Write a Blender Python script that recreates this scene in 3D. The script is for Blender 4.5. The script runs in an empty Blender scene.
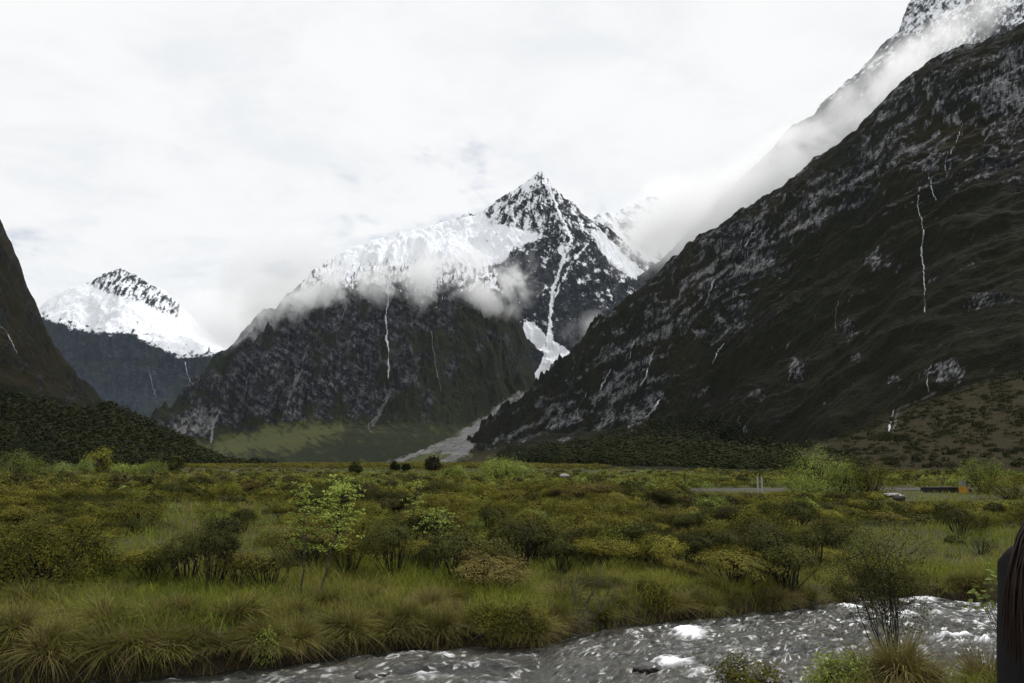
import bpy, math, random
import numpy as np
from mathutils import Vector

C = bpy.context.scene.collection
sc = bpy.context.scene
R = math.radians
rng = np.random.default_rng(7)
random.seed(7)

# ---------------------------------------------------------------- camera, sky, sun, exposure
FPX, CX, CY, HOR, CAMZ = 796.0, 512.0, 341.5, 462.0, 3.0
PITCH = math.atan((HOR - CY) / FPX)
cam = bpy.data.cameras.new('camera')
cam.sensor_width = 36.0
cam.lens = FPX / 1024 * 36
cam.clip_start = 0.05
cam.clip_end = 60000
camo = bpy.data.objects.new('camera', cam)
C.objects.link(camo)
camo.location = (0, 0, CAMZ)
camo.rotation_euler = (math.pi / 2 + PITCH, 0, 0)
sc.camera = camo

SUN_EL, SUN_AZ = R(58), R(48)          # sun high behind the cloud, to the right of the view
w = bpy.data.worlds.new('World')
sc.world = w
w.use_nodes = True


class NT:
    """small helper round a node tree"""
    def __init__(s, tree):
        s.t = tree
        s.t.nodes.clear()

    def n(s, typ, ins=None, **props):
        nd = s.t.nodes.new(typ)
        for k, v in props.items():
            setattr(nd, k, v)
        for k, v in (ins or {}).items():
            s.put(nd, k, v)
        return nd

    def put(s, nd, k, v):
        sock = nd.inputs[k]
        if isinstance(v, bpy.types.NodeSocket):
            s.t.links.new(v, sock)
        elif isinstance(v, bpy.types.Node):
            s.t.links.new(v.outputs[0], sock)
        else:
            if hasattr(sock.default_value, '__len__') and hasattr(v, '__len__') and len(sock.default_value) == 4 and len(v) == 3:
                v = tuple(v) + (1.0,)
            sock.default_value = v

    def math(s, op, a, b=0.0, c=None, clamp=False):
        nd = s.n('ShaderNodeMath', operation=op, use_clamp=clamp)
        s.put(nd, 0, a)
        s.put(nd, 1, b)
        if c is not None:
            s.put(nd, 2, c)
        return nd.outputs[0]

    def vmath(s, op, a, b=(0, 0, 0)):
        nd = s.n('ShaderNodeVectorMath', operation=op)
        s.put(nd, 0, a)
        s.put(nd, 'Scale' if op == 'SCALE' else 1, b)
        return nd.outputs[0]

    def mix(s, f, a, b):
        nd = s.n('ShaderNodeMix', data_type='RGBA')
        s.put(nd, 0, f)
        s.put(nd, 6, a)
        s.put(nd, 7, b)
        return nd.outputs[2]

    def step(s, v, lo, hi):
        nd = s.n('ShaderNodeMapRange', interpolation_type='SMOOTHSTEP')
        s.put(nd, 0, v)
        s.put(nd, 1, lo)
        s.put(nd, 2, hi)
        return nd.outputs[0]

    def noise(s, vec, scale, detail=4.0, rough=0.55, dist=0.0):
        nd = s.n('ShaderNodeTexNoise', {'Scale': scale, 'Detail': detail, 'Roughness': rough, 'Distortion': dist})
        if vec is not None:
            s.put(nd, 'Vector', vec)
        return nd.outputs[0]

    def attr(s, name):
        return s.n('ShaderNodeAttribute', attribute_name=name).outputs['Fac']


N = NT(w.node_tree)
sky = N.n('ShaderNodeTexSky', sky_type='NISHITA', sun_disc=False, sun_elevation=SUN_EL, sun_rotation=SUN_AZ,
          air_density=1.0, dust_density=1.0, ozone_density=1.0)
tc = N.n('ShaderNodeTexCoord')
sep = N.n('ShaderNodeSeparateXYZ', {0: tc.outputs['Generated']})
zc = N.math('ADD', N.math('MAXIMUM', sep.outputs[2], 0.0), 0.16)
comb = N.n('ShaderNodeCombineXYZ', {0: N.math('DIVIDE', sep.outputs[0], zc), 1: N.math('DIVIDE', sep.outputs[1], zc), 2: 3.7})
big = N.noise(comb.outputs[0], 1.15, 7, 0.6, 0.5)
fine = N.noise(comb.outputs[0], 3.2, 8, 0.6, 0.3)
cover = N.step(N.math('ADD', N.math('MULTIPLY', big, 0.7), N.math('MULTIPLY', fine, 0.3)), 0.31, 0.43)
tone = N.step(fine, 0.28, 0.62)
cloudcol = N.mix(tone, (8.7, 8.9, 9.1), (9.8, 9.8, 9.82))
thin = N.mix(0.35, sky.outputs[0], (8.0, 8.3, 8.6))
skycol = N.mix(cover, thin, cloudcol)
bgn = N.n('ShaderNodeBackground', {'Color': skycol, 'Strength': 0.1})
N.n('ShaderNodeOutputWorld', {'Surface': bgn.outputs[0]})

sl = bpy.data.lights.new('sun', 'SUN')
sl.energy = 2.6
sl.angle = R(6)
sl.color = (1.0, 0.98, 0.95)
so = bpy.data.objects.new('sun', sl)
C.objects.link(so)
sd = Vector((math.sin(SUN_AZ) * math.cos(SUN_EL), math.cos(SUN_AZ) * math.cos(SUN_EL), math.sin(SUN_EL)))
so.rotation_euler = sd.to_track_quat('Z', 'Y').to_euler()
so.location = (0, 0, 60)

sc.view_settings.view_transform = 'Standard'
sc.view_settings.look = 'None'
sc.view_settings.exposure = 0.0
sc.view_settings.gamma = 1.0
sc.cycles.use_denoising = True
sc.cycles.max_bounces = 14
sc.cycles.diffuse_bounces = 3
sc.cycles.glossy_bounces = 2
sc.cycles.transmission_bounces = 3
sc.cycles.volume_bounces = 12
sc.cycles.transparent_max_bounces = 8
sc.cycles.volume_step_rate = 1.0
sc.cycles.volume_max_steps = 256


# ---------------------------------------------------------------- numpy helpers
def sstep(a, b, x):
    t = np.clip((x - a) / (b - a), 0, 1)
    return t * t * (3 - 2 * t)


def _hash(ix, iy, seed):
    h = (ix.astype(np.int64) * 374761393 + iy.astype(np.int64) * 668265263 + seed * 974711) & 0xFFFFFFFF
    h = ((h ^ (h >> 13)) * 1274126177) & 0xFFFFFFFF
    h = ((h ^ (h >> 16)) * 2246822519) & 0xFFFFFFFF
    return (h ^ (h >> 15)) & 0xFFFFFFFF


def gnoise(x, y, seed=0):
    """2-D gradient noise, about -1..1"""
    x = np.asarray(x, float)
    y = np.asarray(y, float)
    x0 = np.floor(x)
    y0 = np.floor(y)
    fx = x - x0
    fy = y - y0
    u = fx * fx * fx * (fx * (fx * 6 - 15) + 10)
    v = fy * fy * fy * (fy * (fy * 6 - 15) + 10)

    def g(i, j):
        a = _hash(x0 + i, y0 + j, seed) * (2 * math.pi / 4294967296.0)
        return np.cos(a) * (fx - i) + np.sin(a) * (fy - j)
    a = g(0, 0)
    b = g(1, 0)
    c = g(0, 1)
    d = g(1, 1)
    return 1.5 * ((a * (1 - u) + b * u) * (1 - v) + (c * (1 - u) + d * u) * v)


def fbm(x, y, o=5, seed=0, gain=0.5):
    s = 0
    a = 1
    t = 0
    for k in range(o):
        s = s + a * gnoise(x, y, seed + k * 13)
        t += a
        x = x * 2.03 + 17.1
        y = y * 2.03 - 9.3
        a *= gain
    return s / t


def ridged(x, y, o=5, seed=0, gain=0.5):
    s = 0
    a = 1
    t = 0
    w_ = 1
    for k in range(o):
        n_ = (1 - np.abs(gnoise(x, y, seed + k * 13))) ** 2
        s = s + a * n_ * w_
        t += a
        w_ = np.clip(n_ * 1.6, 0, 1)
        x = x * 2.07 + 5.1
        y = y * 2.07 + 3.7
        a *= gain
    return s / t


cp, sp = math.cos(PITCH), math.sin(PITCH)


def ray(px, py):
    """direction of a pixel, scaled so that y = 1"""
    a = (px - CX) / FPX
    b = -(py - CY) / FPX
    yy = cp - b * sp
    zz = sp + b * cp
    return a / yy, zz / yy


def P(px, py, D):
    X, Z = ray(px, py)
    return np.array([X * D, D, CAMZ + Z * D])


def onplane(px, py, z=0.0):
    X, Z = ray(px, py)
    D = (z - CAMZ) / Z
    return np.array([X * D, D, z])


def proj(x, y, z):
    dz = z - CAMZ
    yc = y * cp + dz * sp
    zc_ = -y * sp + dz * cp
    yc = np.maximum(yc, 1e-6)
    return CX + x / yc * FPX, CY - zc_ / yc * FPX


# ---------------------------------------------------------------- mesh / object helpers
def mesh_np(name, V, F, mats=None, midx=None, smooth=False, attrs=None):
    me = bpy.data.meshes.new(name)
    V = np.asarray(V, np.float32)
    if not isinstance(F, list):
        F = [F]
    F = [np.asarray(f, np.int32) for f in F if len(f)]
    me.vertices.add(len(V))
    me.vertices.foreach_set('co', V.ravel())
    loops = np.concatenate([f.ravel() for f in F])
    sizes = np.concatenate([np.full(len(f), f.shape[1], np.int32) for f in F])
    starts = np.concatenate([[0], np.cumsum(sizes)[:-1]]).astype(np.int32)
    me.loops.add(len(loops))
    me.loops.foreach_set('vertex_index', loops)
    me.polygons.add(len(sizes))
    me.polygons.foreach_set('loop_start', starts)
    if midx is not None:
        me.polygons.foreach_set('material_index', np.asarray(midx, np.int32))
    me.polygons.foreach_set('use_smooth', np.full(len(sizes), bool(smooth)))
    for m in (mats or []):
        me.materials.append(m)
    for k, a in (attrs or {}).items():
        at = me.attributes.new(k, 'FLOAT', 'POINT')
        at.data.foreach_set('value', np.asarray(a, np.float32).ravel())
    me.update(calc_edges=True)
    return me


def obj(name, me, parent=None, loc=None):
    o = bpy.data.objects.new(name, me)
    C.objects.link(o)
    if parent is not None:
        o.parent = parent
    if loc is not None:
        o.location = loc
    return o


def tag(o, label=None, cat=None, group=None, kind=None):
    if label:
        o['label'] = label
    if cat:
        o['category'] = cat
    if group:
        o['group'] = group
    if kind:
        o['kind'] = kind
    return o


class GB:
    """collects tubes, quads and leaves as numpy blocks; builds ONE mesh"""
    def __init__(s):
        s.V = []
        s.Q = []
        s.M = []
        s.A = []
        s.nv = 0

    def add(s, V, Q, m=0, a=None):
        V = np.asarray(V, float).reshape(-1, 3)
        Q = np.asarray(Q, np.int64).reshape(-1, 4)
        s.V.append(V)
        s.Q.append(Q + s.nv)
        s.M.append(np.full(len(Q), m))
        s.A.append(np.zeros(len(V)) if a is None else np.broadcast_to(a, (len(V),)))
        s.nv += len(V)

    def tube(s, pts, rad, n=5, m=0, a=0.0):
        V, Q = tube(pts, rad, n)
        s.add(V, Q, m, a)

    def arrays(s):
        return np.concatenate(s.V), np.concatenate(s.Q), np.concatenate(s.M), np.concatenate(s.A)

    def build(s, name, mats, smooth=False):
        V, Q, M, A = s.arrays()
        return mesh_np(name, V, Q, mats, M, smooth, {'rnd': A})


def tube(pts, rad, n=5):
    pts = np.asarray(pts, float)
    k = len(pts)
    rad = np.broadcast_to(np.asarray(rad, float), (k,))
    T = np.gradient(pts, axis=0)
    T /= np.linalg.norm(T, axis=1)[:, None] + 1e-9
    ref = np.array([0.31, 0.9, 0.12]) if abs(T[0, 2]) > 0.6 else np.array([0.05, 0.1, 1.0])
    A = np.cross(T, ref)
    A /= np.linalg.norm(A, axis=1)[:, None] + 1e-9
    B = np.cross(T, A)
    th = np.arange(n) * 2 * math.pi / n
    ring = A[:, None, :] * np.cos(th)[None, :, None] + B[:, None, :] * np.sin(th)[None, :, None]
    V = (pts[:, None, :] + ring * rad[:, None, None]).reshape(-1, 3)
    i, j = np.meshgrid(np.arange(k - 1), np.arange(n), indexing='ij')
    j2 = (j + 1) % n
    Q = np.stack([i * n + j, i * n + j2, (i + 1) * n + j2, (i + 1) * n + j], -1).reshape(-1, 4)
    return V, Q


def leaves(cen, nrm, size, rg, aspect=0.5, droop=0.0):
    """diamond shaped leaves: centres (n,3), face normals (n,3)"""
    n = len(cen)
    nrm = nrm / (np.linalg.norm(nrm, axis=1)[:, None] + 1e-9)
    rv = rg.normal(size=(n, 3))
    a = np.cross(nrm, rv)
    a /= np.linalg.norm(a, axis=1)[:, None] + 1e-9
    b = np.cross(nrm, a)
    L = np.broadcast_to(size, (n,))[:, None] * rg.uniform(0.7, 1.3, (n, 1))
    W = L * aspect
    tip = cen + a * L * 0.55 - nrm * droop * L
    base = cen - a * L * 0.45
    V = np.stack([base, cen + b * W * 0.5, tip, cen - b * W * 0.5], 1).reshape(-1, 3)
    Q = np.arange(n * 4).reshape(-1, 4)
    return V, Q


# ---------------------------------------------------------------- materials
def mat(name):
    m = bpy.data.materials.new(name)
    m.use_nodes = True
    return m, NT(m.node_tree)


def out(N, shader, disp=None):
    o = N.n('ShaderNodeOutputMaterial')
    N.put(o, 'Surface', shader)
    return o


def leaf_mat(name, dark, light, alt, trans=0.3, gloss=0.08, altp=0.3, patch=1.5):
    """foliage: colour varies per leaf, per clump, per plant"""
    m, N = mat(name)
    geo = N.n('ShaderNodeNewGeometry')
    oi = N.n('ShaderNodeObjectInfo')
    pr = N.math('FRACT', N.math('ADD', oi.outputs['Random'], N.attr('rnd')))
    isl = geo.outputs['Random Per Island']
    pn = N.noise(geo.outputs['Position'], patch, 2, 0.5)
    f = N.math('ADD', N.math('MULTIPLY', isl, 0.55), N.math('MULTIPLY', N.step(pn, 0.3, 0.7), 0.45))
    col = N.mix(f, dark, light)
    col = N.mix(N.math('MULTIPLY', N.step(pr, 1 - altp - 0.25, 1.0), 0.85), col, alt)
    val = N.math('ADD', 0.7, N.math('MULTIPLY', N.math('FRACT', N.math('MULTIPLY', pr, 7.31)), 0.6))
    col = N.vmath('SCALE', col, val)
    d = N.n('ShaderNodeBsdfDiffuse', {'Color': col})
    t = N.n('ShaderNodeBsdfTranslucent', {'Color': col})
    ms = N.n('ShaderNodeMixShader', {0: trans, 1: d.outputs[0], 2: t.outputs[0]})
    g = N.n('ShaderNodeBsdfGlossy', {'Color': (0.9, 0.9, 0.85, 1), 'Roughness': 0.5})
    ms2 = N.n('ShaderNodeMixShader', {0: gloss * 0.06, 1: ms.outputs[0], 2: g.outputs[0]})
    out(N, ms2.outputs[0])
    return m


M_shrub = leaf_mat('shrub_leaves', (0.034, 0.038, 0.010), (0.215, 0.195, 0.030), (0.12, 0.09, 0.034), 0.12, altp=0.08)
M_shrubd = leaf_mat('dark_shrub_leaves', (0.017, 0.021, 0.009), (0.085, 0.086, 0.020), (0.06, 0.05, 0.022), 0.1, altp=0.08)
M_dome = leaf_mat('domed_bush_leaves', (0.020, 0.025, 0.009), (0.195, 0.185, 0.026), (0.05, 0.05, 0.015), 0.1, altp=-0.2)
M_bright = leaf_mat('bright_bush_leaves', (0.075, 0.105, 0.022), (0.27, 0.31, 0.065), (0.17, 0.21, 0.06), 0.2, altp=0.05)
M_pale = leaf_mat('pale_sapling_leaves', (0.15, 0.20, 0.035), (0.40, 0.46, 0.095), (0.28, 0.36, 0.08), 0.4, 0.3)
M_forest = leaf_mat('forest_leaves', (0.008, 0.012, 0.005), (0.034, 0.039, 0.013), (0.030, 0.027, 0.011), 0.12, patch=0.05)  # very dark greens: cloud shade put into the leaf colour
M_grass = leaf_mat('grass_blades', (0.070, 0.095, 0.018), (0.285, 0.305, 0.048), (0.27, 0.20, 0.08), 0.35, altp=-0.05, patch=0.8)
M_tuss = leaf_mat('tussock_blades', (0.055, 0.066, 0.016), (0.21, 0.20, 0.046), (0.24, 0.18, 0.085), 0.25, altp=0.05)
M_tan = leaf_mat('dry_tussock_blades', (0.13, 0.095, 0.045), (0.26, 0.19, 0.10), (0.2, 0.13, 0.08), 0.3)


def bark_mat(name, a, b):
    m, N = mat(name)
    tc = N.n('ShaderNodeTexCoord')
    f = N.noise(tc.outputs['Object'], 14, 4, 0.6)
    col = N.mix(N.step(f, 0.35, 0.7), a, b)
    out(N, N.n('ShaderNodeBsdfDiffuse', {'Color': col, 'Roughness': 0.8}).outputs[0])
    return m


M_twig = bark_mat('dark_twigs', (0.016, 0.014, 0.012), (0.06, 0.052, 0.045))
M_bark = bark_mat('grey_bark', (0.05, 0.045, 0.038), (0.14, 0.125, 0.10))


def mtn_mat(name, rockd, rockl, vegd, vegl, brown, scr=(0.15, 0.147, 0.14), namp=2.3, nscale=0.02, strat=(1.0, 1.0, 1.6), dip=None):
    m, N = mat(name)
    geo = N.n('ShaderNodeNewGeometry')
    pos = geo.outputs['Position']
    iso = N.noise(pos, nscale * 7, 6, 0.65)
    if dip is None:
        dip = ((1, 0, 0), (0, 1, 0), (0, 0, 0.45))
    dots = []
    for d_ in dip:
        nd = N.n('ShaderNodeVectorMath', operation='DOT_PRODUCT')
        N.put(nd, 0, pos)
        N.put(nd, 1, d_)
        dots.append(nd.outputs['Value'])
    dv = N.n('ShaderNodeCombineXYZ', {0: dots[0], 1: dots[1], 2: dots[2]}).outputs[0]
    streak = N.noise(dv, nscale * 9, 7, 0.68, 0.25)
    fine = N.math('ADD', N.math('MULTIPLY', iso, 0.4), N.math('MULTIPLY', streak, 0.6))
    mid = N.noise(pos, nscale, 5, 0.6)
    crack = N.n('ShaderNodeTexVoronoi', {'Scale': nscale * 5, 'Vector': N.vmath('ADD', N.vmath('MULTIPLY', pos, strat), N.vmath('SCALE', N.n('ShaderNodeTexNoise', {'Scale': nscale * 3, 'Detail': 3.0, 'Vector': pos}).outputs[1], 0.7 / nscale))}, feature='DISTANCE_TO_EDGE')
    ck = N.step(crack.outputs[0], 0.0, 0.16)
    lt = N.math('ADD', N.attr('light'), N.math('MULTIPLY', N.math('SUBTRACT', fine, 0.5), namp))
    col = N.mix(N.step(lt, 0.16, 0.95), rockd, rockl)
    col = N.mix(N.math('MULTIPLY', N.math('SUBTRACT', 1.0, ck), 0.6), col, (rockd[0] * 0.7, rockd[1] * 0.7, rockd[2] * 0.7))
    vcol = N.mix(N.step(fine, 0.3, 0.7), vegd, vegl)
    bt = N.math('ADD', N.attr('brown'), N.math('MULTIPLY', N.math('SUBTRACT', mid, 0.5), 0.8))
    vcol = N.mix(N.step(bt, 0.25, 0.8), vcol, brown)
    vm = N.math('ADD', N.attr('veg'), N.math('MULTIPLY', N.math('SUBTRACT', fine, 0.5), 1.1))
    col = N.mix(N.step(vm, 0.38, 0.60), col, vcol)
    sm = N.math('ADD', N.attr('scree'), N.math('MULTIPLY', N.math('SUBTRACT', fine, 0.5), 1.3))
    scol = N.mix(N.step(N.math('ADD', N.math('MULTIPLY', fine, 0.6), N.math('MULTIPLY', mid, 0.4)), 0.38, 0.62), (scr[0] * 0.42, scr[1] * 0.42, scr[2] * 0.40), scr)
    col = N.mix(N.step(sm, 0.35, 0.75), col, scol)
    sn = N.math('ADD', N.attr('snow'), N.math('MULTIPLY', N.math('SUBTRACT', fine, 0.5), 1.7))
    sf = N.step(sn, 0.30, 0.70)
    col = N.mix(sf, col, (0.86, 0.88, 0.91))
    bmp = N.n('ShaderNodeBump', {'Strength': 0.9, 'Distance': 0.07 / nscale, 'Height': N.math('ADD', fine, N.math('MULTIPLY', ck, 0.12))})
    b = N.n('ShaderNodeBsdfPrincipled', {'Base Color': col, 'Roughness': 0.85, 'Specular IOR Level': 0.03, 'Normal': bmp.outputs[0]})
    out(N, b.outputs[0])
    return m


# ---------------------------------------------------------------- mountains
def line_fn(pts):
    T = []
    for px, py, D in pts:
        X, Z = ray(px, HOR if py is None else py)
        T.append((X, D, 1.0 if py is None else CAMZ + Z * D))
    T = np.array(sorted(T))
    return lambda t: (np.interp(t, T[:, 0], T[:, 1]), np.interp(t, T[:, 0], T[:, 2]))


def polydist(px, py, line):
    """distance in the (px, py) chart from every vertex to a polyline"""
    d = np.full(px.shape, 1e9)
    for (x0, y0), (x1, y1) in zip(line[:-1], line[1:]):
        vx, vy = x1 - x0, y1 - y0
        L = vx * vx + vy * vy + 1e-9
        t = np.clip(((px - x0) * vx + (py - y0) * vy) / L, 0, 1)
        d = np.minimum(d, np.hypot(px - x0 - t * vx, py - y0 - t * vy))
    return d


def inpoly(px, py, poly):
    ins = np.zeros(px.shape, bool)
    n = len(poly)
    for i in range(n):
        x0, y0 = poly[i]
        x1, y1 = poly[(i + 1) % n]
        c = ((y0 > py) != (y1 > py)) & (px < (x1 - x0) * (py - y0) / (y1 - y0 + 1e-12) + x0)
        ins ^= c
    return ins


def softpoly(px, py, poly, soft):
    d = polydist(px, py, list(poly) + [poly[0]])
    s = np.where(inpoly(px, py, poly), d, -d)
    return np.clip(0.5 + s / (2 * soft), 0, 1)


class Mtn:
    def __init__(s, lines, rows, t0, t1, nu):
        """lines front to back, rows[k] grid rows between line k and k+1"""
        fn = [line_fn(l) for l in lines]
        t = np.linspace(t0, t1, nu)
        Ds, Zs, Ks = [], [], []
        for k in range(len(lines) - 1):
            Da, Za = fn[k](t)
            Db, Zb = fn[k + 1](t)
            last = k == len(lines) - 2
            v = np.linspace(0, 1, rows[k] + (1 if last else 0), endpoint=last)[:, None]
            Ds.append(Da + (Db - Da) * v)
            Zs.append(Za + (Zb - Za) * v)
            Ks.append(np.broadcast_to(k + v, Ds[-1].shape))
        s.y = np.concatenate(Ds)
        s.z = np.concatenate(Zs)
        s.k = np.concatenate(Ks)
        s.t = np.broadcast_to(t, s.y.shape)
        s.x = s.t * s.y
        s.nv, s.nu = s.y.shape

    def finish(s):
        s.px, s.py = proj(s.x, s.y, s.z)
        p = np.stack([s.x, s.y, s.z], -1)
        n_ = np.cross(np.gradient(p, axis=1), np.gradient(p, axis=0))
        n_ /= np.linalg.norm(n_, axis=-1)[..., None] + 1e-9
        n_[n_[..., 2] < 0] *= -1
        s.nz = n_[..., 2]
        s.nrm = n_

    def build(s, name, material, attrs):
        i, j = np.meshgrid(np.arange(s.nv - 1), np.arange(s.nu - 1), indexing='ij')
        a = i * s.nu + j
        Q = np.stack([a, a + 1, a + s.nu + 1, a + s.nu], -1).reshape(-1, 4)
        V = np.stack([s.x, s.y, s.z], -1).reshape(-1, 3)
        z0 = np.zeros((s.nv, s.nu))
        for k in ('snow', 'veg', 'light', 'scree', 'brown'):
            attrs.setdefault(k, z0)
        me = mesh_np(name, V, Q, [material], None, True, {k: np.broadcast_to(v, z0.shape) for k, v in attrs.items()})
        return obj(name, me)

    def at(s, px, py, front=True):
        """surface point seen at (px, py): nearest column, first crossing from the front"""
        X, Z = ray(px, py)
        j = int(np.clip(np.searchsorted(s.t[0], X), 1, s.nu - 1))
        col = s.py[:, j]
        idx = np.where((col[:-1] >= py) & (col[1:] < py))[0]
        i = idx[0] if len(idx) else int(np.argmin(np.abs(col - py)))
        return np.array([s.x[i, j], s.y[i, j], s.z[i, j]]), s.nrm[i, j]


def span(a, b):
    return ray(a, 400)[0], ray(b, 400)[0]


# --- far left snowy mountain
m = Mtn([[(-40, 450, 3600), (120, 446, 3600), (320, 446, 3600)],
         [(-40, 400, 4600), (60, 380, 4600), (130, 372, 4600), (215, 385, 4600), (320, 420, 4600)],
         [(-40, 345, 5200), (20, 325, 5300), (42, 306, 5400), (60, 292, 5450), (75, 288, 5450), (90, 282, 5500), (103, 274, 5500),
          (122, 268, 5500), (135, 275, 5500), (150, 284, 5500), (165, 292, 5500), (180, 306, 5500), (200, 326, 5500),
          (220, 346, 5500), (245, 365, 5500), (320, 410, 5500)],
         [(-40, 420, 7000), (120, 400, 7000), (320, 440, 7000)]],
        [60, 200, 20], *span(-20, 300), 330)
env = np.clip(m.k, 0, 1) * (1 - 0.8 * sstep(1.5, 2.0, m.k))
m.z = m.z + env * 130 * (ridged(m.x / 420, m.y / 700 + m.z / 900, 6, 3) - 0.45) + 14 * fbm(m.x / 60, m.y / 60, 4, 5) * np.clip(m.k, 0, 1)
m.finish()
nz_ = fbm(m.px / 14, m.py / 9, 5, 21, 0.6)
line_y = np.interp(m.px, [0, 42, 85, 110, 132, 150, 175, 195, 215, 240, 300], [312, 318, 330, 334, 333, 342, 356, 357, 352, 356, 380])
snow = np.clip(0.5 + (line_y - m.py) / 9 + nz_ * 0.9, 0, 1)
rockp = softpoly(m.px, m.py, [(80, 283), (122, 264), (150, 281), (182, 305), (178, 318), (160, 312), (140, 303), (112, 296), (95, 288)], 3)
rib = fbm((m.px + 0.5 * m.py) / 3.2, (m.py - 0.3 * m.px) / 9, 4, 9, 0.6)
snow = np.clip(snow - rockp * (0.52 + 1.0 * rib), 0, 1)
snow = np.clip(snow - sstep(0.05, 0.35, fbm(m.px / 5 + m.py / 9, m.py / 4, 4, 37)) * 0.5 * sstep(40, 4, line_y - m.py), 0, 1)
light = 0.3 + 0.5 * fbm(m.px / 4, m.py / 12, 4, 8)
M_far = mtn_mat('far_mountain_rock', (0.010, 0.014, 0.020), (0.055, 0.064, 0.075), (0.012, 0.016, 0.014), (0.03, 0.034, 0.026), (0.04, 0.036, 0.024), nscale=0.008)
o = m.build('mountain', M_far, dict(snow=snow, light=light, veg=np.clip(0.35 + 0.6 * fbm(m.px / 20, m.py / 20, 4, 6), 0, 1) * (1 - snow)))
tag(o, 'distant blue snow capped mountain behind the dark left spur', 'mountain', kind='structure')
m_far = m

# --- ghost peak in cloud behind the main peak
m = Mtn([[(500, 330, 3900), (760, 330, 3900)],
         [(500, 290, 4500), (540, 250, 4500), (565, 232, 4500), (585, 222, 4500), (600, 212, 4500), (615, 215, 4500), (630, 204, 4500), (650, 197, 4500), (662, 199, 4500),
          (668, 214, 4500), (680, 232, 4500), (700, 250, 4500), (760, 290, 4500)],
         [(500, 340, 5400), (760, 340, 5400)]], [140, 16], *span(510, 750), 260)
m.z = m.z + 90 * np.clip(m.k, 0, 1) * (1 - 0.7 * sstep(0.7, 1.0, m.k)) * (ridged(m.x / 300, m.y / 300, 6, 31) - 0.45) + 14 * fbm(m.x / 40, m.y / 40, 4, 4)
m.finish()
snow = np.clip(0.62 + 0.9 * fbm(m.px / 7 - m.py / 9, m.py / 10, 5, 17), 0, 1)
o = m.build('mountain', M_far, dict(snow=snow, light=0.4 + 0.3 * fbm(m.px / 5, m.py / 5, 3, 2)))
tag(o, 'faint rocky snow peak almost lost in cloud behind the main peak', 'mountain', kind='structure')

# --- main peak
m = Mtn([[(330, 420, 2750), (540, 420, 2600), (760, 420, 2600)],
         [(330, 330, 3100), (400, 300, 3050), (480, 305, 2950), (520, 330, 2850), (550, 345, 2800), (580, 330, 2850), (640, 330, 2900), (760, 350, 2950)],
         [(330, 290, 3500), (400, 262, 3450), (450, 248, 3350), (500, 244, 3220), (540, 238, 3150), (580, 245, 3150), (620, 262, 3200), (660, 300, 3250), (760, 330, 3300)],
         [(330, 290, 3800), (370, 262, 3800), (400, 243, 3800), (425, 229, 3750), (440, 222, 3700), (455, 218, 3650), (465, 213, 3630), (474, 216, 3600), (482, 211, 3560),
          (490, 206, 3530), (497, 200, 3510), (505, 195, 3500), (515, 189, 3480), (525, 181, 3460), (533, 176, 3450), (541, 171, 3450), (548, 179, 3450), (556, 189, 3450),
          (566, 197, 3450), (575, 203, 3450), (583, 213, 3450), (592, 219, 3450), (605, 226, 3450), (620, 238, 3450), (635, 255, 3450), (645, 268, 3450), (660, 286, 3450), (760, 330, 3450)],
         [(330, 340, 4300), (540, 330, 4300), (760, 360, 4300)]], [60, 170, 210, 20], *span(340, 740), 620)
env = np.clip(m.k, 0, 1) * (1 - 0.85 * sstep(2.6, 3.0, m.k))
gul = ridged(m.x / 190 + 0.35 * fbm(m.x / 300, m.y / 300, 3, 2), m.y / 420 + m.z / 900, 6, 44)
m.z = m.z + env * (110 * (gul - 0.45) + 26 * fbm(m.x / 55, m.y / 55, 5, 47)) + 10 * fbm(m.x / 16, m.y / 30, 3, 51) * sstep(1.5, 3, m.k)
m.finish()
n1 = fbm(m.px / 5 + m.py / 14, m.py / 6 - m.px / 22, 5, 61, 0.6)
n2 = fbm(m.px / 9 - m.py / 9, m.py / 16 + m.px / 20, 4, 63, 0.55)
sth = np.arctan2(m.px - 542, np.maximum(m.py - 140, 5))
srr = np.hypot(m.px - 542, m.py - 140)
ribs = ridged(sth * 6.5 + 0.5 * n2, srr / 34, 4, 65, 0.6) - 0.45
fin = fbm(sth * 26 + 0.8 * n1, srr / 9, 4, 66, 0.65)
led = fbm((m.px + 0.6 * m.py) / 7, (m.py - 0.6 * m.px) / 2.2, 4, 67, 0.6)
snow = np.clip(0.47 - 0.75 * ribs + 0.75 * fin + 0.45 * led + 0.25 * n2 + 0.0026 * (245 - m.py), 0, 1)
field = softpoly(m.px + 4 * n2, m.py + 4 * n1, [(330, 300), (392, 246), (430, 224), (462, 216), (484, 212), (492, 222), (515, 226), (540, 233), (536, 241), (512, 250), (505, 262), (488, 268), (478, 268), (470, 330), (330, 330)], 2.5)
field2 = softpoly(m.px + 4 * n2, m.py + 4 * n1, [(590, 228), (604, 232), (624, 255), (646, 272), (640, 281), (615, 268), (598, 248)], 2)
cliff = softpoly(m.px + 5 * n2, m.py + 5 * n1, [(486, 268), (505, 262), (540, 240), (556, 252), (566, 250), (592, 240), (640, 288), (600, 330), (560, 335), (545, 320), (510, 330), (480, 320)], 3)
face = softpoly(m.px + 3 * n2, m.py + 3 * n1, [(485, 216), (505, 197), (530, 185), (556, 196), (580, 210), (585, 240), (540, 236), (510, 226)], 3)
snow = snow - cliff * 0.20 - face * 0.10
snow = np.maximum(snow, np.maximum(field * (0.85 + 0.5 * n2), field2))
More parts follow.
